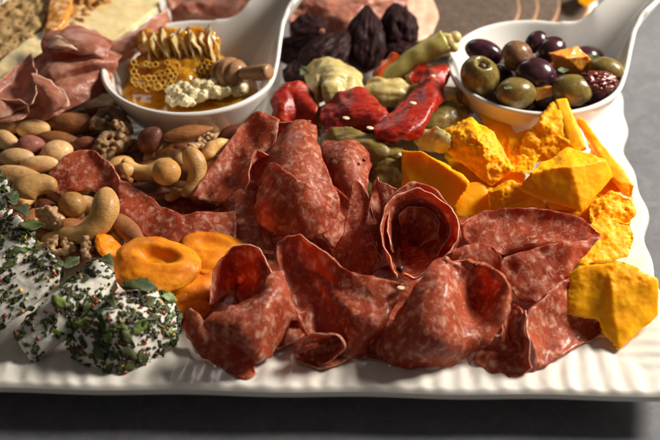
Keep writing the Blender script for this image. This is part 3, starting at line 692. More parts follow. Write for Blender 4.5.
slice_('pointed upright salami petal pressed against the left side of the rosette',
  patch([[(366,226,4.7),(370,200,5.5),(376,177,6.2),(380,181,6.1),(387,184,6.0),(397,189,5.8)],
         [(371,238,4.4),(376,215,5.0),(379,200,5.4),(384,201,5.4),(390,203,5.3),(397,205,5.1)],
         [(380,264,3.5),(382,246,4.0),(384,230,4.4),(388,228,4.4),(392,228,4.3),(398,230,4.1)]], seed=11))
slice_('salami slice rolled into an open rosette in the middle of the heap',
  cone([(397,278,3.4),(390,264,4.2),(384,246,4.8),(382,222,5.5),(388,203,6.0),(402,192,6.2),(420,189,6.3),(438,197,6.1),(454,213,5.7),(459,233,5.1),(450,252,4.6),(434,266,4.2),(416,277,3.8),(404,274,3.9)], (398,238,2.8), seed=12, nu=90, nv=20, ex=2.3))
slice_('inner salami layer nested inside the rosette',
  cone([(392,246,4.6),(388,226,5.1),(392,208,5.6),(406,198,5.8),(422,197,5.8),(438,206,5.6),(448,222,5.1),(447,240,4.6),(438,254,4.1)], (402,240,2.7), seed=27, nu=60, nv=18, ex=2.0),
  patch([[(398,214,5.2),(412,206,5.5),(428,208,5.4),(438,222,5.0),(438,238,4.5)],[(400,224,4.6),(412,218,4.8),(424,220,4.7),(431,230,4.4),(430,242,4.1)],[(402,236,3.6),(411,232,3.7),(418,234,3.7),(423,240,3.6),(422,248,3.5)]], seed=28, nv=14))
slice_('thin salami layer wrapped behind the top of the rosette',
  patch([[(384,204,5.6),(398,188,6.1),(416,182,6.2),(434,189,6.0),(448,202,5.6)],[(388,215,5.),(400,203,5.4),(416,198,5.5),(430,203,5.4),(445,214,5.1)]], seed=13, nv=8))
slice_('salami slice curled into a hood over the left front heap, beside the apricots',
  cone([(208,305,3.3),(209,288,3.8),(214,270,4.3),(222,254,4.8),(236,245,5.1),(252,245,5.2),(266,257,5.0),(272,272,4.7),(268,289,4.4),(254,300,4.1),(240,306,3.9)], (238,284,2.4), seed=14, nu=60, ex=1.5))
slice_('shiny salami slice folded into a tube at the left front corner of the heap',
  patch([[(209,316,3.9),(238,306,4.3),(258,292,4.6),(270,275,4.8),(283,270,4.7)],
         [(205,322,3.9),(236,319,4.55),(262,308,4.75),(278,292,4.65),(290,292,4.3)],
         [(206,329,3.7),(236,333,4.2),(262,328,4.15),(280,318,3.8),(293,312,3.4)],
         [(211,335,3.55),(236,343,3.7),(257,349,3.4),(273,340,3.0),(288,330,2.6)],
         [(217,340,3.4),(240,349,3.35),(254,362,2.8),(265,360,2.3),(280,345,2.1)]], seed=15, nu=46, nv=30),
  patch([[(190,308,3.1),(200,316,3.1),(214,328,2.9),(234,341,2.7),(254,352,2.5)],
         [(184,324,2.5),(196,339,2.5),(214,349,2.4),(234,358,2.35),(255,368,2.3)],
         [(192,342,2.05),(204,358,2.0),(222,368,2.0),(236,376,2.0),(246,380,2.0),(257,374,2.05)]], seed=16, nu=44))
slice_('large central salami slice folded into a wide open pocket with a pale rim',
  patch([[(302,328,3.0),(288,294,3.9),(275,256,4.9),(279,241,5.3),(292,235,5.6),(308,239,5.6),(328,254,5.3),(350,272,4.9),(378,277,4.7),(404,285,4.4)],
         [(306,336,2.9),(298,305,3.4),(288,274,4.2),(294,262,4.4),(304,260,4.5),(318,268,4.4),(335,283,4.3),(352,295,4.2),(374,300,4.1),(396,304,3.9)],
         [(313,341,2.8),(311,320,3.1),(308,300,3.5),(313,292,3.7),(320,290,3.8),(330,297,3.9),(343,308,3.9),(357,318,3.8),(371,324,3.6),(385,324,3.4)],
         [(318,345,2.4),(326,340,2.5),(332,333,2.8),(336,332,2.9),(341,332,3.),(345,337,2.9),(350,343,2.8),(355,349,2.6),(362,350,2.4),(370,344,2.3)],
         [(322,355,2.1),(329,355,2.1),(335,355,2.15),(340,357,2.15),(345,358,2.15),(348,359,2.1),(352,358,2.1),(357,356,2.1),(362,353,2.1),(368,349,2.1)]], seed=17, nu=70, nv=34))
slice_('small rolled salami tip poking out in front of the central pocket slice',
  cone([(297,346,2.9),(306,338,3.4),(320,334,3.7),(336,336,3.7),(346,346,3.1),(337,358,2.5),(320,366,2.05),(307,361,2.1),(298,354,2.4)], (342,336,2.6), seed=18, nu=50, ex=.8))
slice_('big fan shaped salami slice with a pale peaked top at the front centre right',
  patch([[(440,260,5.3),(440.5,260,5.32),(441,260,5.33),(441.5,260,5.34),(442,260,5.34),(442.5,260,5.34),(443,260,5.34),(443.5,260,5.33),(444,260,5.32),(444.5,260,5.3)],
         [(420,282,4.9),(427,290,5.0),(437,293,5.1),(448,292,5.0),(455,287,4.6),(460,281,4.5),(463,275,4.6),(462,268,4.9),(457,263,5.1),(450,261,5.2)],
         [(396,314,3.8),(407,328,4.0),(428,333,4.2),(450,330,4.0),(468,316,3.3),(478,302,3.2),(484,288,3.7),(483,277,4.3),(475,268,4.8),(463,262,5.1)],
         [(376,338,2.7),(394,352,2.8),(424,356,3.0),(456,349,3.0),(484,331,3.2),(500,308,3.9),(506,288,4.4),(500,275,4.8),(484,266,5.0),(466,261,5.2)],
         [(366,349,2.05),(392,363,1.97),(424,367,2.0),(462,359,2.1),(491,341,2.8),(507,313,3.7),(511,292,4.3),(503,275,4.7),(487,264,5.0),(468,258,5.1)]], seed=19, nu=80, nv=36))
slice_('flat oval salami slice at the back right, below the shaded cheddar',
  patch([[(458,226,3.6),(482,212,3.9),(518,208,4.1),(550,210,4.2),(580,218,4.3),(598,231,4.3)],
         [(462,236,3.2),(488,227,3.5),(520,223,3.6),(552,223,3.8),(582,229,4.1),(601,237,4.2)],
         [(474,254,2.9),(498,254,3.0),(522,250,3.2),(552,245,3.6),(578,243,3.9),(594,244,4.0)]], seed=20, nu=46))
slice_('salami slice pointing right with a pale wavy upper edge, below the flat oval slice',
  patch([[(498,262,3.9),(512,254,4.2),(535,248,4.4),(560,243,4.5),(582,240,4.6),(599,237,4.5)],
         [(503,276,3.5),(519,268,3.8),(540,262,4.0),(558,258,4.1),(573,255,4.2),(588,251,4.1)],
         [(511,290,3.1),(525,286,3.3),(540,280,3.5),(552,276,3.6),(563,272,3.7),(573,268,3.7)],
         [(521,300,2.8),(529,303,2.8),(537,303,2.9),(546,296,3.0),(556,288,3.2),(564,280,3.3)]], seed=21, nu=46))
slice_('small salami flap between the rosette and the fan shaped slice',
  patch([[(440,258,4.5),(456,249,4.8),(474,243,4.9),(490,245,4.8),(500,255,4.5)],[(446,266,4.1),(462,260,4.4),(478,256,4.5),(492,258,4.4),(502,264,4.2)],[(460,275,3.8),(472,272,4.0),(484,270,4.0),(494,272,3.9),(502,274,3.8)]], seed=22))
slice_('crumpled salami slice with a tall ridge at the front right beside the cheddar',
  patch([[(528,311,3.9),(543,300,4.0),(556,287,4.1),(567,281,4.0),(578,298,3.4)],
         [(525,330,3.6),(543,322,3.1),(558,315,3.0),(576,312,2.8),(600,320,2.3)],
         [(531,350,3.0),(545,346,2.4),(560,340,2.3),(580,333,2.1),(602,330,2.0)],
         [(533,371,2.0),(543,367,1.97),(559,358,1.97),(579,346,1.97),(600,336,1.97)]], seed=23, nu=44, nv=30),
  patch([[(528,311,3.9),(528,332,3.6),(533,352,3.0),(531,370,2.2),(509,378,1.97),(488,371,1.97),(472,360,2.0)],
         [(519,310,3.3),(519,328,3.0),(523,346,2.6),(518,360,2.3),(504,364,2.25),(490,358,2.2),(478,349,2.2)],
         [(508,306,3.2),(508,323,2.9),(511,338,2.6),(508,349,2.5),(499,350,2.4),(492,345,2.4),(485,338,2.4)],
         [(500,300,3.6),(501,315,3.5),(501,328,3.2),(500,335,3.0),(497,335,2.9),(493,332,2.9),(489,327,2.9)]], seed=24, nu=44))
slice_('narrow inner salami fold tucked behind the tall ridge at the front right',
  patch([[(508,310,3.4),(515,305,3.7),(523,312,3.7)],[(510,325,3.2),(516,322,3.4),(523,328,3.3)],[(512,342,2.8),(518,342,2.9),(523,346,2.7)]], seed=25, nv=14))
for px, py, z, r_, lb in ((548, 248, 3.0, 1.5, 'flat salami slice lying underneath the slice pointing right, toward the cheddar'), (466, 238, 2.8, 1.7, 'flat salami slice lying underneath the flat oval slice beside the rosette'), (322, 348, 2.15, 1.3, 'flat salami slice lying on the platter below the small rolled tip'), (208, 208, 2.5, 2.2, 'flat salami slice lying underneath the rolled salami cone and the nuts'), (300, 275, 2.5, 3.2, 'flat salami slice lying underneath the central pocket slice'), (420, 290, 2.5, 3.2, 'flat salami slice lying underneath the fan shaped slice'), (350, 235, 2.6, 3.0, 'flat salami slice lying underneath the two upright petals'), (252, 315, 2.15, 2.7, 'flat salami slice lying underneath the shiny tube slice'), (500, 280, 2.4, 3.0, 'flat salami slice lying underneath the small flap and oval slices'), (380, 325, 2.05, 2.3, 'flat salami slice lying on the platter between the pocket and the fan slice'), (290, 200, 2.7, 2.6, 'flat salami slice lying underneath the large draped slice'), (545, 300, 2.1, 2.2, 'flat salami slice lying underneath the crumpled front right slice')):
    c = P(px, py, z); n = 7
    rows = [[V((c.x+r_*math.cos(math.pi*j/6+math.pi)*math.sqrt(max(.02, 1-(i/3-1)**2)), c.y+r_*(i/3-1), z+.12*noise.noise(V((i, j, px))))) for j in range(n)] for i in range(7)]
    slice_(lb, patch(rows, 26, 26, conv=False, rip=.04, seed=px))
for px, py, z, s, lb in ((400, 269, 4.15, .17, 'black peppercorn at the tip of the rosette'), (475, 265, 5.1, .10, 'dark pepper grain on the rim of the fan shaped slice'), (364, 160, 4.95, .09, 'dark pepper grain on the domed salami slice'), (552, 291, 3.3, .11, 'dark pepper grain on the slice pointing right')):
    fin('peppercorn', blob(TR(P(px, py, z), (0, 0, 0), s), 3, .25, 3), MT['seed'], label=lb, cat='peppercorn')
for px, py, z, lb in ((401, 288, 4.5, 'pale seed on the rim of the central pocket slice'), (413, 103, 6.0, 'pale seed on the red pepper strip, lower one'), (346, 118, 5.6, 'pale seed on the bunched dark red pepper'), (370, 128, 5.4, 'pale seed where the long pepper strip meets the bunched pepper'), (433, 76, 6.0, 'pale seed on the upper end of the red pepper strip')):
    fin('seed', blob(TR(P(px, py, z), (0, .3, .4 if px < 430 else 1.3), (.21, .14, .07)), 3, .1, 2), MT['sesame'], label=lb, cat='seed')
# ------------------------------------------------------------------ prosciutto
GP = 'prosciutto slices'
def ham(label, *ps): return slice_(label, *ps, name='prosciutto_slice', mats=[MT['prosciutto'], MT['fat']], group=GP, cat='prosciutto')
ham('large dark prosciutto slice folded left of the honey bowl',
  patch([[(33,58,5.8),(50,49,6.3),(75,45,6.4),(100,42,6.3),(134,38,5.8)],[(34,68,5.6),(52,60,6.0),(76,56,5.8),(98,51,5.9),(126,50,5.6)],[(35,82,5.5),(53,73,6.1),(76,66,6.25),(97,61,6.3),(118,62,5.7)],[(33,94,5.0),(52,84,5.5),(73,76,5.6),(95,71,5.6),(114,72,5.2)],[(30,107,4.9),(48,96,5.4),(70,87,5.6),(92,82,5.4),(112,82,5.0)],[(16,122,4.2),(42,121,4.3),(62,113,4.6),(84,102,4.8),(108,93,4.5)]], seed=31, nu=60, nv=60, rip=.08),
  patch([[(30,72,6.3),(50,80,6.1),(64,92,5.7),(70,106,5.2)],[(34,84,6.0),(46,92,5.9),(54,102,5.5),(56,112,5.0)],[(32,98,5.3),(40,104,5.2),(44,112,4.9),(42,119,4.6)]], seed=34, rip=.06, nv=50, band=7),
  patch([[(-12,88,6.0),(6,74,6.1),(20,62,6.2),(31,54,6.35)],[(-12,98,5.6),(6,88,5.55),(20,78,5.7),(37,72,6.3)],[(-12,108,5.4),(6,102,5.3),(20,94,5.35),(37,90,5.9)],[(-12,122,4.8),(6,118,4.8),(18,112,4.9),(33,104,5.5)]], seed=32, rip=.07),
  patch([[(-10,106,5.2),(4,99,5.5),(18,98,5.6),(29,104,5.4)],[(-10,114,5.0),(4,108,4.9),(16,107,4.9),(28,111,5.0)],[(-10,121,4.6),(6,122,4.7),(20,119,4.8),(29,113,4.8)]], seed=33, rip=.08))
ham('small prosciutto fold with a white fat streak lying on the brie',
  patch([[(52,31,6.7),(72,28,6.9),(95,33,6.8),(114,41,6.5)],[(42,42,6.5),(62,38,7.0),(88,42,7.0),(110,48,6.5)],[(45,54,6.1),(62,52,6.6),(85,54,6.7),(106,58,6.2)]], seed=33, rip=.08),
  )
fin('fat_streak', patch([[(47,45,6.9),(58,39,7.15),(69,42,7.2)],[(50,49,6.85),(60,48,7.1),(78,50,7.05)]], 14, 8, .1, .05, 3)[:2], MT['fat'], label='white strip of ham fat on the small prosciutto fold', cat='ham fat')
ham('narrow reddish prosciutto strip running up beside the brie behind the honey bowl',
  patch([[(100,52,5.9),(118,40,6.1),(135,30,6.2),(150,20,6.2),(166,9,6.0)],[(108,58,5.5),(126,48,5.9),(143,38,6.0),(158,28,5.9),(170,20,5.6)],[(118,62,4.9),(134,53,5.1),(150,44,5.1),(162,36,5.0),(172,28,4.8)]], seed=34, rip=.08, nv=50, band=9))
ham('red prosciutto slice bunched up behind the honey bowl handle',
  patch([[(160,-14,4.2),(185,-20,4.4),(210,-20,4.6),(235,-22,4.6),(262,-24,4.2)],[(166,4,5.2),(182,-4,5.0),(205,-1,5.6),(226,-6,5.1),(256,-10,5.2)],[(172,18,4.2),(188,10,5.3),(206,14,5.0),(228,6,5.4),(250,2,4.6)],[(172,30,3.5),(190,28,3.8),(208,28,4.0),(226,22,4.0),(250,12,3.6)]], seed=35, rip=.15, nu=60, nv=60, band=6))
ham('pink prosciutto slices with a pale fat border behind the dried figs',
  patch([[(285,-16,4.2),(310,-20,4.4),(340,-22,4.5),(375,-22,4.4),(410,-20,4.2)],[(292,0,4.6),(312,-4,5.2),(340,-2,5.0),(372,-4,5.3),(415,-4,4.3)],[(290,16,4.3),(315,14,4.6),(342,16,5.0),(375,16,4.6),(424,8,4.0)],[(290,36,3.6),(318,36,3.7),(345,38,3.8),(380,38,3.7),(420,30,3.6)]], seed=36, rip=.2, nu=60, nv=60, band=9))
fin('ham_fat_border', patch([[(395,-20,4.3),(410,-20,4.3),(424,-14,4.2)],[(402,0,4.45),(420,-2,4.4),(433,2,4.1)],[(408,18,4.3),(424,16,4.1),(437,20,3.9)],[(404,44,3.7),(418,42,3.7),(432,34,3.7)]], 24, 26, .16, .06, 7)[:2], MT['fat'], label='wide tan fat border of the ham between the figs and the dark crackers', cat='ham fat')
# ------------------------------------------------------------------ bread, brie, crackers (far side)
def prism(pts, th, vox=.12, sm=3, amp=.04, fr=1.5, seed=0, down=V((0, 0, -1))):
    W = [P(*p) for p in pts]; n = len(W)
    vs = W+[w+down*th for w in W]
    fs = [tuple(range(n)), tuple(range(2*n-1, n-1, -1))]+[(i, i+n, (i+1) % n+n, (i+1) % n) for i in range(n)]
    v, f, ns = remesh((vs, fs), vox, sm)
    off = V((seed*3.3, seed, 0))
    return [p+q*amp*noise.fractal(p*fr+off, 1, 2, 4)*2 for p, q in zip(v, ns)], f
r = root('brie_wedge', P(70, 50, 3), 'long pale brie wedge lying diagonally at the upper left behind the prosciutto', 'cheese')
part('paste', prism([(-30,118,5.0),(-30,84,5.6),(20,42,5.6),(70,8,5.6),(104,-18,5.6),(158,-12,5.3),(160,6,5.0),(112,42,4.9),(50,84,4.9)], 2.0, .12, 4, .03), MT['brie'], r)
part('rind', prism([(-30,124,4.75),(-30,116,4.95),(50,82,4.85),(112,40,4.85),(158,6,4.95),(162,9,4.75),(163,14,4.6),(115,50,4.6),(52,92,4.6)], 1.9, .12, 3, .05, 3), MT['rind'], r)
r = root('bread_slice', P(20, 20, 3), 'tan seeded bread slice in the upper left corner', 'bread')
part('crumb', prism([(-30,70,5.4),(-30,-10,6.2),(0,-20,6.4),(46,-20,6.3),(52,0,6.0),(44,22,5.8),(28,40,5.6),(0,56,5.4)], 1.2, .12, 3, .12, 2), MT['crumb'], r)
part('crust', prism([(-30,82,4.9),(-30,68,5.3),(0,54,5.3),(28,38,5.5),(46,16,5.7),(56,-6,5.9),(62,2,5.4),(54,24,5.2),(34,46,5.0),(4,66,4.9)], 1.4, .12, 3, .1, 2), MT['crust'], r)
fin('cheese_slice', prism([(50,-18,6.6),(72,-18,6.6),(72,4,6.4),(64,22,6.1),(52,32,6.0),(44,28,6.0),(48,10,6.2)], .5, .09, 4, .04, 2), MT['squash'], label='curved smooth orange slice standing between the seeded bread and the toast', cat='cheese')
fin('toast_piece', prism([(64,-20,5.9),(128,-24,5.9),(114,-8,5.7),(92,10,5.6),(74,24,5.4),(60,26,5.4),(66,8,5.6)], 1.6, .1, 1, .22, 2.2), MT['crust'], label='rough golden toast piece behind the brie near the orange slice', cat='bread')
fin('napkin', prism([(-30,6,6.9),(-30,-24,7.2),(4,-24,7.1),(12,-14,6.9),(2,4,6.7)], .2, .1, 3, .15, 1), MT['rind'], label='pale cloth edge in the extreme upper left corner above the bread', cat='napkin')
for k, (x, y, z) in enumerate(((5.9, 20.0, 3.05), (7.1, 20.6, 2.8), (8.6, 21.5, 2.55), (10.6, 22.4, 2.3))):
    M = TR(V((x, y, z)), (0, -.03, k*.4), (1, 1, 1)); rows = []
    R = 5.6
    prof = [(.02, 0), (2, 0), (4, 0), (R-.25, 0), (R-.08, -.03), (R, -.1), (R, -.25), (R-.1, -.34), (R-.5, -.36), (.02, -.36)]
    for i, (rr, zz) in enumerate(prof): rows.append([M @ V((math.cos(a)*rr*(1+.012*noise.noise(V((math.cos(a)*3, math.sin(a)*3, k)))), math.sin(a)*rr*(1+.012*noise.noise(V((math.cos(a)*3, math.sin(a)*3, k)))), zz+.05*noise.noise(V((rr*math.cos(a), rr*math.sin(a), k))))) for a in [q/120*2*math.pi for q in range(120)]])
    vf = grid(rows, True); mi = []
    for i in range(len(prof)-1): mi += [1 if i in (4, 5, 6) else 0]*120
    fin('round_cracker', vf, [MT['rye'], MT['rye_edge']], label=['top dark speckled round cracker of the overlapping row behind the olive bowl', 'second dark round cracker showing as a crescent behind the olive bowl', 'third dark round cracker showing as a thin crescent behind the olive bowl', 'farthest dark round cracker next to the orange piece at the bowl handle'][k], cat='cracker', group='overlapping round crackers', matidx=mi)
# ------------------------------------------------------------------ figs
def fig(px, py, z, L, R, rot, label, stem=True, seed=0, neck=1.0):
    c = P(px, py, z); M = TR(c, rot); rows = []; L *= .88; R *= .98
    m, n = 48, 90
    for i in range(m):
        u = i/(m-1); x = (u-.45)*L
        prof = R*math.sin(math.pi*min(1, (u**.8)))**.75 if u < .5 else R*(math.cos(math.pi*(u-.5)*1.0)**1.0*.85+.15*(1-u)*2)
        prof = R*(math.sin(math.pi*u**(.75))**.8 if neck == 0 else (math.sin(math.pi*u**.72))**.62)
        prof = max(prof, .16 if u > .8 else .02)
        rw = []
        for j in range(n):
            a = j/n*2*math.pi
            wr = .06*math.sin(a*11+5*noise.noise(V((u*2, seed, 0)))+4*noise.noise(V((math.cos(a), math.sin(a), seed))))*math.sin(math.pi*u)+.14*noise.fractal(V((math.cos(a)*1.4, math.sin(a)*1.4, u*3+seed)), 1, 2, 4)
            wr += .10*noise.noise(V((math.cos(a)*5, math.sin(a)*5, u*7+seed)))-.22*abs(noise.noise(V((math.cos(a)*2.2, math.sin(a)*2.2, u*1.5+seed*3)))); rr = prof*(1+wr); rw.append(M @ V((x+.12*noise.noise(V((a, u*4, seed))), math.cos(a)*rr, math.sin(a)*rr*.85)))
        rows.append(rw)
    r = root('dried_fig', c-V((0, 0, R)), label, 'dried fig', 'dried black figs')
    vs, fs = grid(rows, True); fs.append(tuple(range(n-1, -1, -1))); fs.append(tuple((m-1)*n+k for k in range(n)))
    part('fig_body', (vs, fs), MT['fig'], r)
    if stem: part('stem', blob(M @ TR(V(((1-.45)*L, 0, 0)), (0, 0, 0), (.24, .17, .17)), 3, .25, 2), MT['fig_stem'], r)
fig(310, 33, 4.6, 2.5, 1.3, (0, -.5, -.9), 'round dried fig with a pink stem scar beside the honey bowl handle', True, 1)
fig(325, 56, 4.5, 4.2, 1.25, (0, -.35, .75), 'long dried fig lying diagonally with an orange stem tip, front of the figs', True, 2)
fig(365, 42, 4.6, 4.4, 1.25, (0, -.75, 1.5), 'dried fig with a bent neck standing in the middle of the figs', False, 3)
fig(398, 30, 4.4, 3.2, 1.3, (0, -.9, 1.7), 'ribbed cone shaped dried fig standing at the right of the figs', False, 4)
fig(291, 50, 3.7, 2.2, .9, (0, -.2, 1.0), 'small dried fig wedged against the side of the honey bowl handle', False, 7)
fig(300, 74, 3.9, 2.4, .95, (0, -.2, 1.2), 'small dried fig hidden low between the honey bowl and the pale artichoke heart', False, 6)
fig(402, 54, 3.7, 2.9, .85, (0, -.1, .3), 'flattened dried fig lying below the ribbed cone shaped fig', False, 5)
# ------------------------------------------------------------------ artichokes and peppers
def arti(label, petals, mat='artichoke', heart=None, seed=0):
    c = P(*petals[0][len(petals[0])//2][0]) if False else None
    bl = []
    vs, fs = [], []
    for k, rows in enumerate(petals):
        a, b, _ = patch(rows, 22, 16, .2, .16, seed+k); n = len(vs); vs += a; fs += [tuple(i+n for i in f) for f in b]
    if heart:
        for (px, py, z, s) in heart:
            a, b = blob(TR(P(px, py, z), (0, 0, 0), s), 3, .12, 1.5, seed); n = len(vs); vs += a; fs += [tuple(i+n for i in f) for f in b]
    v2, f2, ns = remesh((vs, fs), .07, 2)
    v2 = [v+n*(.05*noise.noise(V((v.x*1.2,v.y*3.5,v.z*3.5)))+.012*noise.noise(v*8)) for v, n in zip(v2, ns)]
    fin('artichoke_heart', (v2, f2), MT[mat], label=label, cat='artichoke', group='marinated artichoke hearts')
arti('pale yellow artichoke heart bulging up between the red peppers, below the figs',
  [[[(311,80,4.6),(318,64,5.3),(334,60,5.5),(350,68,5.2),(359,84,4.6)],[(309,95,4.6),(320,80,5.4),(336,76,5.7),(350,82,5.3),(360,94,4.6)],[(312,108,3.9),(322,102,4.4),(337,100,4.6),(350,102,4.4),(360,106,3.9)]],
   [[(322,84,5.5),(332,72,5.75),(344,80,5.6)],[(322,94,5.3),(332,88,5.6),(345,92,5.3)],[(326,108,4.6),(334,105,4.7),(344,106,4.5)]],
   [[(340,84,5.3),(350,76,5.45),(358,86,4.9)],[(342,96,5.1),(350,92,5.2),(358,98,4.7)],[(346,108,4.3),(352,106,4.4),(358,108,4.1)]],
   [[(308,76,4.8),(314,66,5.2),(322,63,5.4)],[(307,96,4.4),(313,88,4.9),(321,84,5.4)],[(310,112,3.6),(316,106,4.0),(324,104,4.4)]]], heart=[(335, 88, 4.5, (1.1, .8, .8))], seed=1)
arti('pale artichoke leaf lying under the upper end of the red pepper strip',
  [[[(360,90,4.5),(378,82,4.9),(398,82,5.0),(416,86,4.6)],[(362,98,4.4),(380,92,4.9),(400,92,4.9),(418,96,4.5)],[(366,108,3.9),(382,106,4.1),(400,106,4.1),(418,108,3.9)]]], heart=[(388, 98, 4.1, (1.2, .6, .5))], seed=2)
arti('frilly yellow artichoke edge between the pepper strip and the olive bowl',
  [[[(432,100,4.6),(440,88,5.0),(450,85,5.1),(459,90,4.8)],[(434,106,4.4),(444,98,4.9),(454,95,4.9),(461,98,4.6)],[(436,114,3.9),(446,110,4.2),(456,106,4.2),(462,106,4.1)]]], seed=3)
arti('dull olive coloured artichoke leaf below the frilly edge, left of the cheddar',
  [[[(415,118,4.2),(430,110,4.5),(448,106,4.6),(466,112,4.3)],[(414,130,4.0),(430,122,4.5),(450,118,4.5),(468,126,4.2)],[(416,140,3.5),(432,138,3.7),(450,136,3.7),(466,138,3.5)]]], 'artichoke_green', [(440, 126, 3.8, (1.4, .8, .5))], seed=4)
arti('pale split artichoke stalk end touching the cheddar and the pepper strip',
  [[[(414,132,4.5),(424,128,4.9),(438,130,5.1),(450,138,5.0)],[(416,140,4.4),(428,136,4.8),(440,138,5.0),(452,146,4.8)],[(420,150,3.9),(430,148,4.2),(442,152,4.3),(456,158,4.1)]]], heart=[(434, 142, 4.3, (.9, .6, .5))], seed=5)
arti('yellow green artichoke leaf behind the domed salami slice, under the red pepper',
  [[[(322,140,4.2),(340,131,4.7),(362,132,4.9),(384,140,4.7),(402,150,4.2)],[(326,152,4.0),(344,143,4.6),(364,143,4.8),(384,150,4.6),(402,160,4.1)],[(332,168,3.4),(350,162,3.8),(368,160,4.0),(386,166,3.8),(402,174,3.5)]]], 'artichoke_green', [(365, 156, 3.9, (1.8, .9, .6))], seed=6)
arti('dark olive artichoke base in the shade left of the smooth faced cheddar chunk',
  [[[(372,160,3.8),(388,152,4.1),(404,160,3.9)],[(374,175,3.6),(390,168,4.0),(405,176,3.7)],[(378,192,3.0),(392,190,3.1),(406,194,3.0)]]], 'artichoke_green', [(390, 178, 3.3, (1.2, .8, .6)), (310, 120, 3.4, (1.6, 1, .7)), (350, 115, 3.2, (1.8, 1.2, .6)), (400, 115, 3.1, (2, 1.2, .6)), (440, 112, 3.0, (1.6, 1.2, .7)), (470, 100, 3.0, (1., 1., .7)), (418, 78, 3.3, (1.7, 1, .7)), (300, 95, 3.2, (1.3, 1, .7)), (376, 188, 2.9, (1.0, 1., .6))], seed=7)
def stalk():
    a, b = P(380, 80, 4.3), P(446, 41, 6.3)
    pts = cr([a, (a*2+b)/3+V((0, 0, .05)), (a+b*2)/3+V((0, 0, .1)), b], 30)
    rows = []
    vf = tube(pts, [.46+.20*(i/29)**1.5 for i in range(30)], 20)
    vs = [v+noise.noise_vector(v*1.3)*.07 for v in vf[0]]
    r = root('artichoke_stalk', a, 'yellow pickled artichoke stalk sticking up behind the red pepper strip', 'artichoke')
    part('stalk_body', (vs, vf[1]), MT['stem'], r)
    vs, fs, ns = remesh(join(*[blob(TR(b+V((random.uniform(-.5, .5), random.uniform(-.4, .4), random.uniform(-.2, .3))), (0, 0, 0), random.uniform(.2, .38)), 2) for k in range(9)]), .06, 1)
    part('frayed_end', (vs, fs), MT['artichoke'], r)
stalk()
GR = 'roasted red pepper strips'
def pep(label, *ps, mat='pepper'): return slice_(label, *ps, name='pepper_strip', mats=[MT[mat], MT[mat]], group=GR, cat='pepper')
pep('curled red pepper piece left of the pale artichoke heart, touching the honey bowl',
  patch([[(272,112,4.4),(276,96,5.0),(288,86,5.3),(302,86,5.2),(314,98,4.7)],[(274,122,4.3),(282,106,4.9),(292,97,5.0),(304,100,5.0),(316,112,4.6)],[(280,132,3.8),(288,120,4.2),(298,114,4.4),(308,116,4.4),(318,124,4.1)],[(288,136,3.4),(296,132,3.5),(304,130,3.5),(312,132,3.5),(320,136,3.4)]], th=.13, rip=.11, seed=41))
pep('glossy dark red pepper bunched in the middle below the pale artichoke heart',
  patch([[(326,108,4.8),(336,96,5.3),(350,90,5.6),(364,90,5.5),(374,98,5.1)],[(322,122,4.6),(336,112,5.0),(352,106,5.5),(368,106,5.5),(382,112,5.1)],[(326,134,4.4),(342,126,4.7),(358,122,5.1),(374,122,5.2),(390,128,4.9)],[(334,142,3.8),(350,140,4.1),(366,138,4.3),(380,138,4.4),(394,140,4.2)]], th=.14, rip=.13, seed=42, nu=44, nv=30))
pep('long bright red pepper strip arching from the olive bowl down to the middle pepper',
  patch([[(424,74,5.4),(417,86,5.4),(408,98,5.4),(397,106,5.35),(386,116,5.3),(368,120,5.1)],[(434,66,5.75),(428,82,5.85),(420,98,5.7),(408,112,5.8),(395,124,5.6),(374,130,5.3)],[(446,68,5.6),(441,86,5.6),(432,104,5.85),(421,122,5.6),(404,134,5.4),(378,138,4.9)],[(449,76,5.3),(445,94,5.2),(437,112,5.4),(425,132,5.0),(406,140,4.8),(382,143,4.5)]], th=.14, rip=.10, seed=43, nu=60))
pep('orange red pepper piece behind the pickled stalk below the figs',
  patch([[(372,74,4.6),(382,60,5.1),(394,54,5.3),(406,60,5.1)],[(374,84,4.4),(384,72,4.8),(396,66,4.9),(404,68,4.8)],[(378,92,3.9),(388,82,4.1),(398,78,4.2),(406,78,4.1)]], th=.13, rip=.11, seed=44), mat='pepper_orange')
pep('small red pepper scrap showing between the stalk and the long strip',
  patch([[(410,80,4.6),(422,68,5.0),(432,68,5.1)],[(414,88,4.4),(424,78,4.8),(434,76,4.8)],[(418,96,4.0),(428,90,4.2),(436,88,4.2)]], th=.25, rip=.08, seed=45))
for px, py, z, s, lb in ((304, 72, 5.0, .6, 'dark green herb leaf on the left side of the pale artichoke heart'), (352, 153, 4.9, .2, 'tiny herb scrap on the yellow green artichoke leaf')):
    fin('herb_scrap', leaf(P(px, py, z), s, (.5, .3, 1.2)), MT['herb'], label=lb, cat='herb')
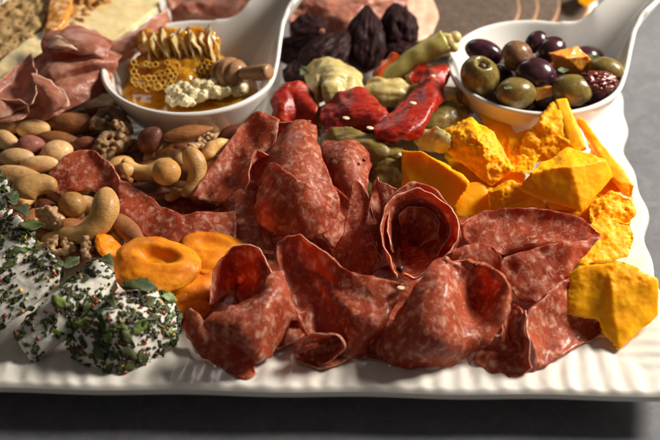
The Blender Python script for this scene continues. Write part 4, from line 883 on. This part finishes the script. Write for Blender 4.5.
# ------------------------------------------------------------------ nuts
def cashew_vf(c, s, rot, bend=2.6, seed=0, fat=1.):
    """curved tapered kidney; s = overall length in cm"""
    R = .40; n = 30; pts = []; rad = []
    for i in range(n):
        u = i/(n-1); a = (u-.5)*bend
        pts.append(V((math.sin(a)*R*(1+.15*u), math.cos(a)*R-.2, .03*math.sin(u*5))))
        e = (1-abs(2*u-1)**5)**.5
        rad.append(max(.004, fat*(.118+.035*(1-u)+.015*math.sin(u*6))*e))
    vs, fs = tube(pts, rad, 20)
    M = Matrix.Translation(c) @ Matrix.Rotation(rot[0], 4, 'X') @ Matrix.Rotation(rot[1], 4, 'Y') @ Matrix.Rotation(rot[2], 4, 'Z') @ Matrix.Scale(s, 4)
    o = []
    for v in vs: o.append(M @ (v+noise.noise_vector(v*5+V((seed*3.3, 0, seed)))*.018))
    return o, fs
def almond_vf(c, s, w, t, rot, seed=0, point=1.):
    vs, fs = ico(4); o = []; M = TR(c, rot)
    for v in vs:
        x = v.x; k = (1-.42*point*max(0, x)**1.5)*(1+.04*noise.noise(v*2+V((seed, seed, 0))))
        o.append(M @ V((x*s*(1+.05*max(0, x)), v.y*w*k, v.z*t*k)))
    return o, fs
def walnut_vf(c, s, rot, seed=0):
    random.seed(seed*7+3); bl = []
    M = TR(c, rot, s)
    for k in range(16):
        a = k/16*2*math.pi; rr = .62+random.uniform(-.12, .12)
        bl.append(blob(TR(V((math.cos(a)*rr*1.05, math.sin(a)*rr*.8, random.uniform(-.15, .15))), (random.random()*3,)*3, (random.uniform(.18, .30), random.uniform(.14, .22), random.uniform(.2, .32))), 2))
    for k in range(10):
        bl.append(blob(TR(V((random.uniform(-.5, .5), random.uniform(-.35, .35), random.uniform(.0, .28))), (random.random()*3,)*3, (random.uniform(.2, .32), random.uniform(.12, .2), .2)), 2))
    vs, fs, ns = remesh(join(*bl), .05, 2)
    return [M @ (v+n*.05*noise.noise(v*5+V((seed, 0, 0)))) for v, n in zip(vs, ns)], fs
GN = 'mixed nuts beside the honey bowl'
def nutobj(kind, vf, mat, label): fin(kind, vf, MT[mat], label=label, cat=kind.replace('_', ' ').replace(' nut', ' nut'), group=GN)
def CA(px, py, z, s, rot, label, bend=2.6, seed=1, fat=1.): nutobj('cashew', cashew_vf(P(px, py, z), s, rot, bend, seed, fat), 'cashew', label)
CA(148, 163, 4.3, 2.75, (.9, 0, 3.15), 'U shaped cashew right below the dark hazelnut, behind the round macadamia', 2.6, 1, 1.25)
CA(187, 172, 4.3, 2.5, (.8, .1, -1.6), 'C shaped cashew right of the round macadamia nut', 2.7, 2, 1.35)
CA(221, 153, 4.5, 2.3, (.6, .2, .5), 'cashew between the honey bowl and the rolled salami cone', 2.2, 3)
CA(38, 196, 4.1, 2.9, (.55, 0, .35), 'large dark golden cashew above the walnut strip at the left', 1.7, 4, 1.45)
CA(87, 216, 4.3, 3.3, (.7, 0, -2.36), 'big pale cashew with a wide open curl, left of the apricots', 2.9, 5, 1.3)
CA(129, 177, 3.9, 1.7, (.5, 0, .1), 'small pale cashew end above the twisted salami ribbon', .9, 6, 1.6)
def AL(px, py, z, L, w, rot, mat, kind, label, seed=1, t=None, point=1.): nutobj(kind, almond_vf(P(px, py, z), L, w, t or w*.72, rot, seed, point), mat, label)
AL(71, 124, 4.0, 1.28, .62, (0, 0, -.05), 'almond', 'brazil_nut', 'long brown nut right under the dark prosciutto', 1, .6, .1)
AL(58, 139, 3.8, 1.25, .5, (0, 0, -.2), 'almond', 'almond', 'shaded brown almond below the long brown nut', 2)
AL(20, 174, 4.1, 1.3, .46, (.2, .05, -.22), 'blanched', 'almond', 'long pointed blanched almond just above the goat cheese', 3)
AL(33, 129, 4.0, .88, .52, (0, 0, .05), 'peanut', 'peanut', 'plump pale peanut under the left end of the dark prosciutto', 4, .5, .1)
AL(7, 127, 3.9, .8, .4, (0, 0, -.3), 'peanut', 'peanut', 'peanut half at the left edge right below the prosciutto', 5, .35, .2)
AL(5, 140, 3.9, .95, .5, (0, 0, -.7), 'peanut', 'peanut', 'tilted peanut at the left edge of the picture below the peanut half', 6, .45, .2)
AL(57, 152, 4.0, .8, .66, (.3, 0, .3), 'peanut', 'peanut', 'round pale peanut left of the curled salami edge', 7, .55, .2)
AL(16, 157, 4.0, .88, .48, (0, 0, .05), 'peanut', 'peanut', 'pale speckled peanut left of the peanut lying lengthwise', 8, .45, .1)
AL(39, 164, 4.2, .95, .44, (0, 0, .1), 'peanut', 'peanut', 'peanut lying lengthwise above the blanched almond', 9, .42, .2)
AL(31, 145, 4.1, .74, .54, (.2, .3, .4), 'red', 'red_skinned_peanut', 'reddish skinned nut between the pale peanuts', 10, .5, .4)
AL(166, 172, 4.8, .7, .68, (0, 0, 0), 'macadamia', 'macadamia_nut', 'round golden macadamia nut in the bend of the U shaped cashew', 11, .66, 0)
AL(72, 205, 3.4, .68, .66, (0, 0, 0), 'macadamia', 'macadamia_nut', 'shaded round nut inside the curl of the big pale cashew', 12, .68, 0)
AL(150, 140, 4.5, .78, .66, (.2, -.9, .2), 'dark', 'hazelnut', 'dark red brown hazelnut touching the front of the honey bowl', 13, .62, .5)
AL(187, 133, 4.9, 1.28, .46, (.1, -.14, .14), 'almond', 'almond', 'glossy brown almond leaning on the front of the honey bowl', 14)
AL(233, 134, 4.6, .95, .55, (.1, -.3, .5), 'dark', 'pecan', 'dark nut squeezed between the honey bowl and the salami cone', 15)
AL(150, 189, 3.6, 1.0, .42, (.1, 0, -.15), 'dark', 'pecan', 'dark pecan in the gap above the twisted salami ribbon', 16)
AL(108, 223, 3.5, .8, .56, (0, 0, 1.2), 'cashew', 'peanut', 'golden nut behind the right side of the big pale cashew', 17, .5, .2)
AL(128, 230, 3.6, 1.35, .52, (.1, .15, -.85), 'almond', 'almond', 'long roasted almond under the edge of the twisted salami ribbon', 18)
AL(87, 146, 3.9, .8, .5, (.3, 0, .1), 'dark', 'pecan', 'reddish brown pecan piece behind the curled salami edge', 19, .5)
AL(120, 166, 3.7, .75, .52, (0, 0, .6), 'cashew', 'peanut', 'shaded nut piece left of the U shaped cashew', 20, .5, .1)
AL(24, 118, 3.7, .7, .4, (0, 0, .3), 'peanut', 'peanut', 'small peanut tucked under the prosciutto fold', 21, .35, .1)
AL(205, 182, 3.6, .8, .5, (0, 0, .6), 'almond', 'almond', 'half hidden almond left of the rolled salami cone', 22, .4)
AL(215, 165, 3.9, .8, .5, (0, 0, 1.0), 'blanched', 'almond', 'half hidden pale almond between the C shaped cashew and the salami cone', 23, .4)
def WA(px, py, z, s, rot, label, seed): nutobj('walnut', walnut_vf(P(px, py, z), s, rot, seed), 'walnut', label)
WA(110, 122, 4.3, 1.15, (.5, .2, .2), 'pale crinkled walnut half left of the honey bowl', 1)
WA(122, 128, 4.5, .8, (.2, .6, 1.), 'small pale walnut lobe against the side of the honey bowl', 2)
WA(112, 146, 4.1, 1.15, (.9, 0, .8), 'walnut half standing on edge above the salami, below the pale crinkled half', 3)
WA(197, 149, 4.5, .62, (.4, .1, .3), 'small crumbly walnut piece below the glossy brown almond', 4)
WA(50, 219, 3.9, 1.05, (.8, 1.2, 1.9), 'dark walnut strip standing between the two big cashews', 5)
WA(62, 246, 3.4, .9, (.3, .2, .5), 'brown walnut piece behind the goat cheese slices', 6)
WA(87, 249, 3.5, .85, (1.2, .3, 1.5), 'pale walnut bit left of the small apricot', 7)
WA(205, 140, 4.2, .6, (1.2, .3, .5), 'walnut crumb in the shade of the honey bowl', 8)
# nuts that fill the pile underneath
random.seed(77)
k = 0
extra = [(132, 150, 3.3), (148, 154, 3.2), (168, 156, 3.1), (192, 155, 3.1), (212, 148, 3.4), (226, 142, 3.5), (92, 110, 3.4), (106, 112, 3.5), (116, 106, 3.3), (84, 114, 3.2), (175, 150, 3.3)]
spots = [(x, y) for y in range(118, 262, 15) for x in range(-4, 240, 19)]
for x, y, *zz in spots+extra:
    if not zz: x += random.uniform(-6, 6); y += random.uniform(-5, 5)
    if (y > 200 and x > 125) or (y > 215 and x > 215): continue
    if not zz and y < 150 and 130 < x < 215: y = 158
    c = P(x, y, zz[0] if zz else 2.9 + (.35 if y < 175 else 0)); rt = (random.uniform(-.4, .4), random.uniform(-.4, .4), random.uniform(0, 3.1)); k += 1
    m = k % 5
    if m in (0, 3): nutobj('almond', almond_vf(c, 1.1, .52, .4, rt, k), 'almond', 'brown almond half buried deep in the nut pile')
    elif m == 1: nutobj('cashew', cashew_vf(c, 2.2, rt, 2.4, k), 'cashew', 'golden cashew half buried deep in the nut pile')
    elif m == 2: nutobj('pecan', almond_vf(c, 1.0, .6, .45, rt, k), 'dark', 'dark pecan half buried deep in the nut pile')
    else: nutobj('peanut', almond_vf(c, .85, .55, .5, rt, k, .1), 'peanut', 'pale peanut half buried deep in the nut pile')
# ------------------------------------------------------------------ dried apricots
def apricot(px, py, z, R, rot, label, seed, dent=.24):
    vs, fs = ico(5); o = []; M = TR(P(px, py, z), rot)
    for v in vs:
        rr = math.hypot(v.x, v.y); a = math.atan2(v.y, v.x)
        zt = v.z*.28
        if v.z > 0: zt -= dent*sstep(1.25, .35, math.sqrt((v.x-.03)**2/.26+(v.y-.16+.15*v.x)**2/.09))
        k = 1+.05*math.sin(a*3+seed)+.05*noise.noise(v*1.2+V((seed, 0, 0)))
        w = .030*noise.fractal(v*3.4+V((0, seed, 0)), 1, 2, 4)
        o.append(M @ (V((v.x*k, v.y*k*.9, zt+.05*noise.noise(v*2+V((seed, 1, 1)))))*R+v*w*R))
    fin('dried_apricot', (o, fs), MT['apricot'], label=label, cat='dried apricot', group='dried apricots')
apricot(155, 266, 3.9, 2.0, (.10, .05, -.08), 'large oval dried apricot with a dimple, left of the salami', 1)
apricot(212, 253, 2.9, 1.7, (.1, .1, .3), 'dried apricot behind the large one, under the twisted salami ribbon', 2, .15)
apricot(196, 282, 2.7, 1.35, (.2, .1, .5), 'shaded dried apricot between the large one and the left salami folds', 3, .1)
apricot(109, 247, 3.5, .85, (.6, .3, 1.2), 'smallest dried apricot left above the large oval one', 4, .15)
apricot(190, 305, 2.5, 1.0, (.3, .1, .9), 'dried apricot peeking out beside the herb coated cheese', 5, .1)
# ------------------------------------------------------------------ goat cheese with herbs
def seedshape(c, n, s, rng, flat=.5):
    q = n.to_track_quat('Z', 'Y').to_matrix().to_4x4()
    vs, fs = ico(1)
    M = Matrix.Translation(c+n*s*flat*.5) @ q @ Matrix.Rotation(rng.uniform(0, 6.3), 4, 'Z') @ Matrix.Diagonal((s, s*rng.uniform(.45, .9), s*flat, 1))
    return [M @ (v*(1+rng.uniform(-.15, .15))) for v in vs], fs
def leafshape(c, n, s, rng, w=.45):
    q = n.to_track_quat('Z', 'Y').to_matrix().to_4x4() @ Matrix.Rotation(rng.uniform(0, 6.3), 4, 'Z') @ Matrix.Rotation(rng.uniform(-.3, .3), 4, 'X')
    e = q.to_euler(); return leaf(c+n*.035, s, e, .016, w)
def goatlog(label, pts, seed, dens=1., soft=6):
    W = [P(*p) for p in pts]; rng = random.Random(seed)
    vs, fs, ns = remesh(hull(W), .09, soft)
    off = V((seed, 0, seed*2.2))
    vs = [v+n*(.035*noise.fractal(v*1.1+off, 1, 2, 4)+.02*noise.noise(v*5)) for v, n in zip(vs, ns)]
    c = sum(vs, V())/len(vs); c.z = min(v.z for v in vs)
    r = root('goat_cheese', c, label, 'goat cheese', 'herb coated goat cheese pieces')
    part('cheese', (vs, fs), MT['goat'], r)
    cand = [i for i, n in enumerate(ns) if n.z > -.35 and n.y < .7]
    S_, L_, C_, Y_, W_, B_ = [], [], [], [], [], []
    N = int(len(cand)/11*dens)
    clump = lambda p: noise.noise(p*.9+V((seed*2, 0, 3)))
    for _ in range(N):
        i = rng.choice(cand); p, n = vs[i], ns[i]; q = clump(p)
        t = rng.random()
        if q < -.32 and rng.random() < (.3 if dens > 1.4 else .75): continue
        if t < .30 and q > -.5: S_.append(seedshape(p, n, rng.uniform(.06, .15), rng))
        elif t < .41: C_.append(seedshape(p, n, rng.uniform(.08, .19), rng, .3))
        elif t < .45: Y_.append(seedshape(p, n, rng.uniform(.07, .15), rng, .5))
        elif t < .49: W_.append(seedshape(p, n, rng.uniform(.06, .1), rng, .4))
        elif q > -.3: B_.append(leafshape(p, n, rng.uniform(.09, .24), rng, rng.uniform(.3, .7)))
    for nm, lst, m in (('pepper_grains', S_, 'seed'), ('chilli_flakes', C_, 'chili'), ('garlic_bits', Y_, 'garlic'), ('sesame_seeds', W_, 'sesame'), ('chopped_herbs', B_, 'herb')):
        if lst: part(nm, join(*lst), MT[m], r, kind='stuff')
    for _ in range(int(36*dens)):
        i = rng.choice(cand)
        if clump(vs[i]) < -.25: continue
        part('herb_leaf', leafshape(vs[i], ns[i], rng.uniform(.22, .46)*(1.25 if dens > 1.4 else 1), rng, rng.uniform(.35, .6)), MT['herb'] if rng.random() < .78 else MT['herb_pale'], r)
goatlog('thickly herbed goat cheese lump closest to the front, beside the large apricot', [(76,326,3.6),(98,302,4.1),(125,290,4.2),(150,286,4.0),(172,294,3.6),(181,316,2.9),(179,338,2.3),(146,366,1.95),(122,377,1.9),(88,369,1.9),(66,352,2.2),(110,320,4.2),(140,315,4.1),(120,330,1.9),(165,310,1.9)], 3, 1.6, 3)
goatlog('long goat cheese piece with a sharp top edge, second from the front', [(13,332,3.2),(50,296,4.2),(98,257,4.7),(112,270,4.5),(119,288,3.4),(95,312,3.3),(70,338,2.5),(33,364,1.95),(22,350,2.2),(30,340,2),(90,290,1.9),(62,300,4.3)], 4, 1.15, 1)
goatlog('long goat cheese piece with a white upper face, third from the front', [(-25,290,3.8),(0,276,4.2),(47,245,4.9),(62,264,4.6),(60,284,3.6),(30,310,3.4),(0,328,2.9),(-25,345,2.4),(-20,320,2),(40,280,2)], 5, 1.15, 1)
goatlog('goat cheese piece with a torn white corner at the left edge of the picture', [(-25,232,4.2),(0,218,4.6),(18,214,4.8),(30,228,4.8),(38,244,4.3),(30,256,3.7),(0,278,3.5),(-25,290,3.4),(0,250,2.2),(20,250,2.4)], 6, 1.0, 1)
goatlog('farthest goat cheese piece, only its speckled edge showing at the left of the picture', [(-25,190,4.4),(-5,172,4.8),(6,176,4.9),(13,192,4.6),(14,212,4.0),(0,226,3.7),(-25,235,3.6),(-5,200,2.5)], 7, 1.2, 2)
for px, py, z, s, rz in ((20, 212, 5.0, .75, 2.2), (14, 196, 4.9, .55, 1.5), (32, 224, 4.95, .6, .3)):
    fin('parsley_leaf', leaf(P(px, py, z), s, (.3, .2, rz), .03, .5), MT['herb'], label={20: 'parsley leaf bridging the two farthest goat cheese pieces', 14: 'upright parsley leaf beside the farthest goat cheese piece', 32: 'parsley leaf sticking out over the torn white cheese corner'}[px], cat='herb')
for px, py, z, s, rz, lb in ((140, 287, 4.3, .8, .1, 'dark parsley leaf lying along the front rim of the large apricot'), (72, 262, 4.2, .6, 1.1, 'thin parsley leaf between two long goat cheese pieces'), (105, 262, 4.9, .6, 2.4, 'broad parsley leaf on the tip of the second goat cheese piece')):
    fin('parsley_leaf', leaf(P(px, py, z), s, (.2, .2, rz), .03, .5), MT['herb'], label=lb, cat='herb')
# ------------------------------------------------------------------ light
w = bpy.data.worlds.new('World'); sc.world = w; w.use_nodes = True
bg = w.node_tree.nodes['Background']; bg.inputs[0].default_value = (1, .90, .82, 1); bg.inputs[1].default_value = .08
def area(name, loc, tgt, size, power, colr):
    l = bpy.data.lights.new(name, 'AREA'); l.size = size*S; l.energy = power; l.color = colr
    o = bpy.data.objects.new(name, l); col.objects.link(o); o.location = V(loc)*S
    o.rotation_euler = (V(loc)-V(tgt)).to_track_quat('Z', 'Y').to_euler(); return o
area('window_light', (70, 20, 57), (2, 2, 2), 26, 16.5, (1, .92, .80))
area('back_light', (-30, 95, 60), (0, 0, 2), 40, 1.3, (1, .97, .93))
cam = bpy.data.cameras.new('camera'); co = bpy.data.objects.new('camera', cam); col.objects.link(co)
co.location = CAM*S; co.rotation_euler = (math.pi/2-PITCH, 0, 0)
cam.sensor_width = 36; cam.lens = F/660*36; cam.clip_start = .02; cam.clip_end = 20
cam.dof.use_dof = True; cam.dof.focus_distance = .665; cam.dof.aperture_fstop = 8
sc.camera = co
sc.render.engine = 'CYCLES'
sc.cycles.use_denoising = True
sc.view_settings.view_transform = 'Standard'; sc.view_settings.look = 'None'; sc.view_settings.exposure = 0; sc.view_settings.gamma = 1
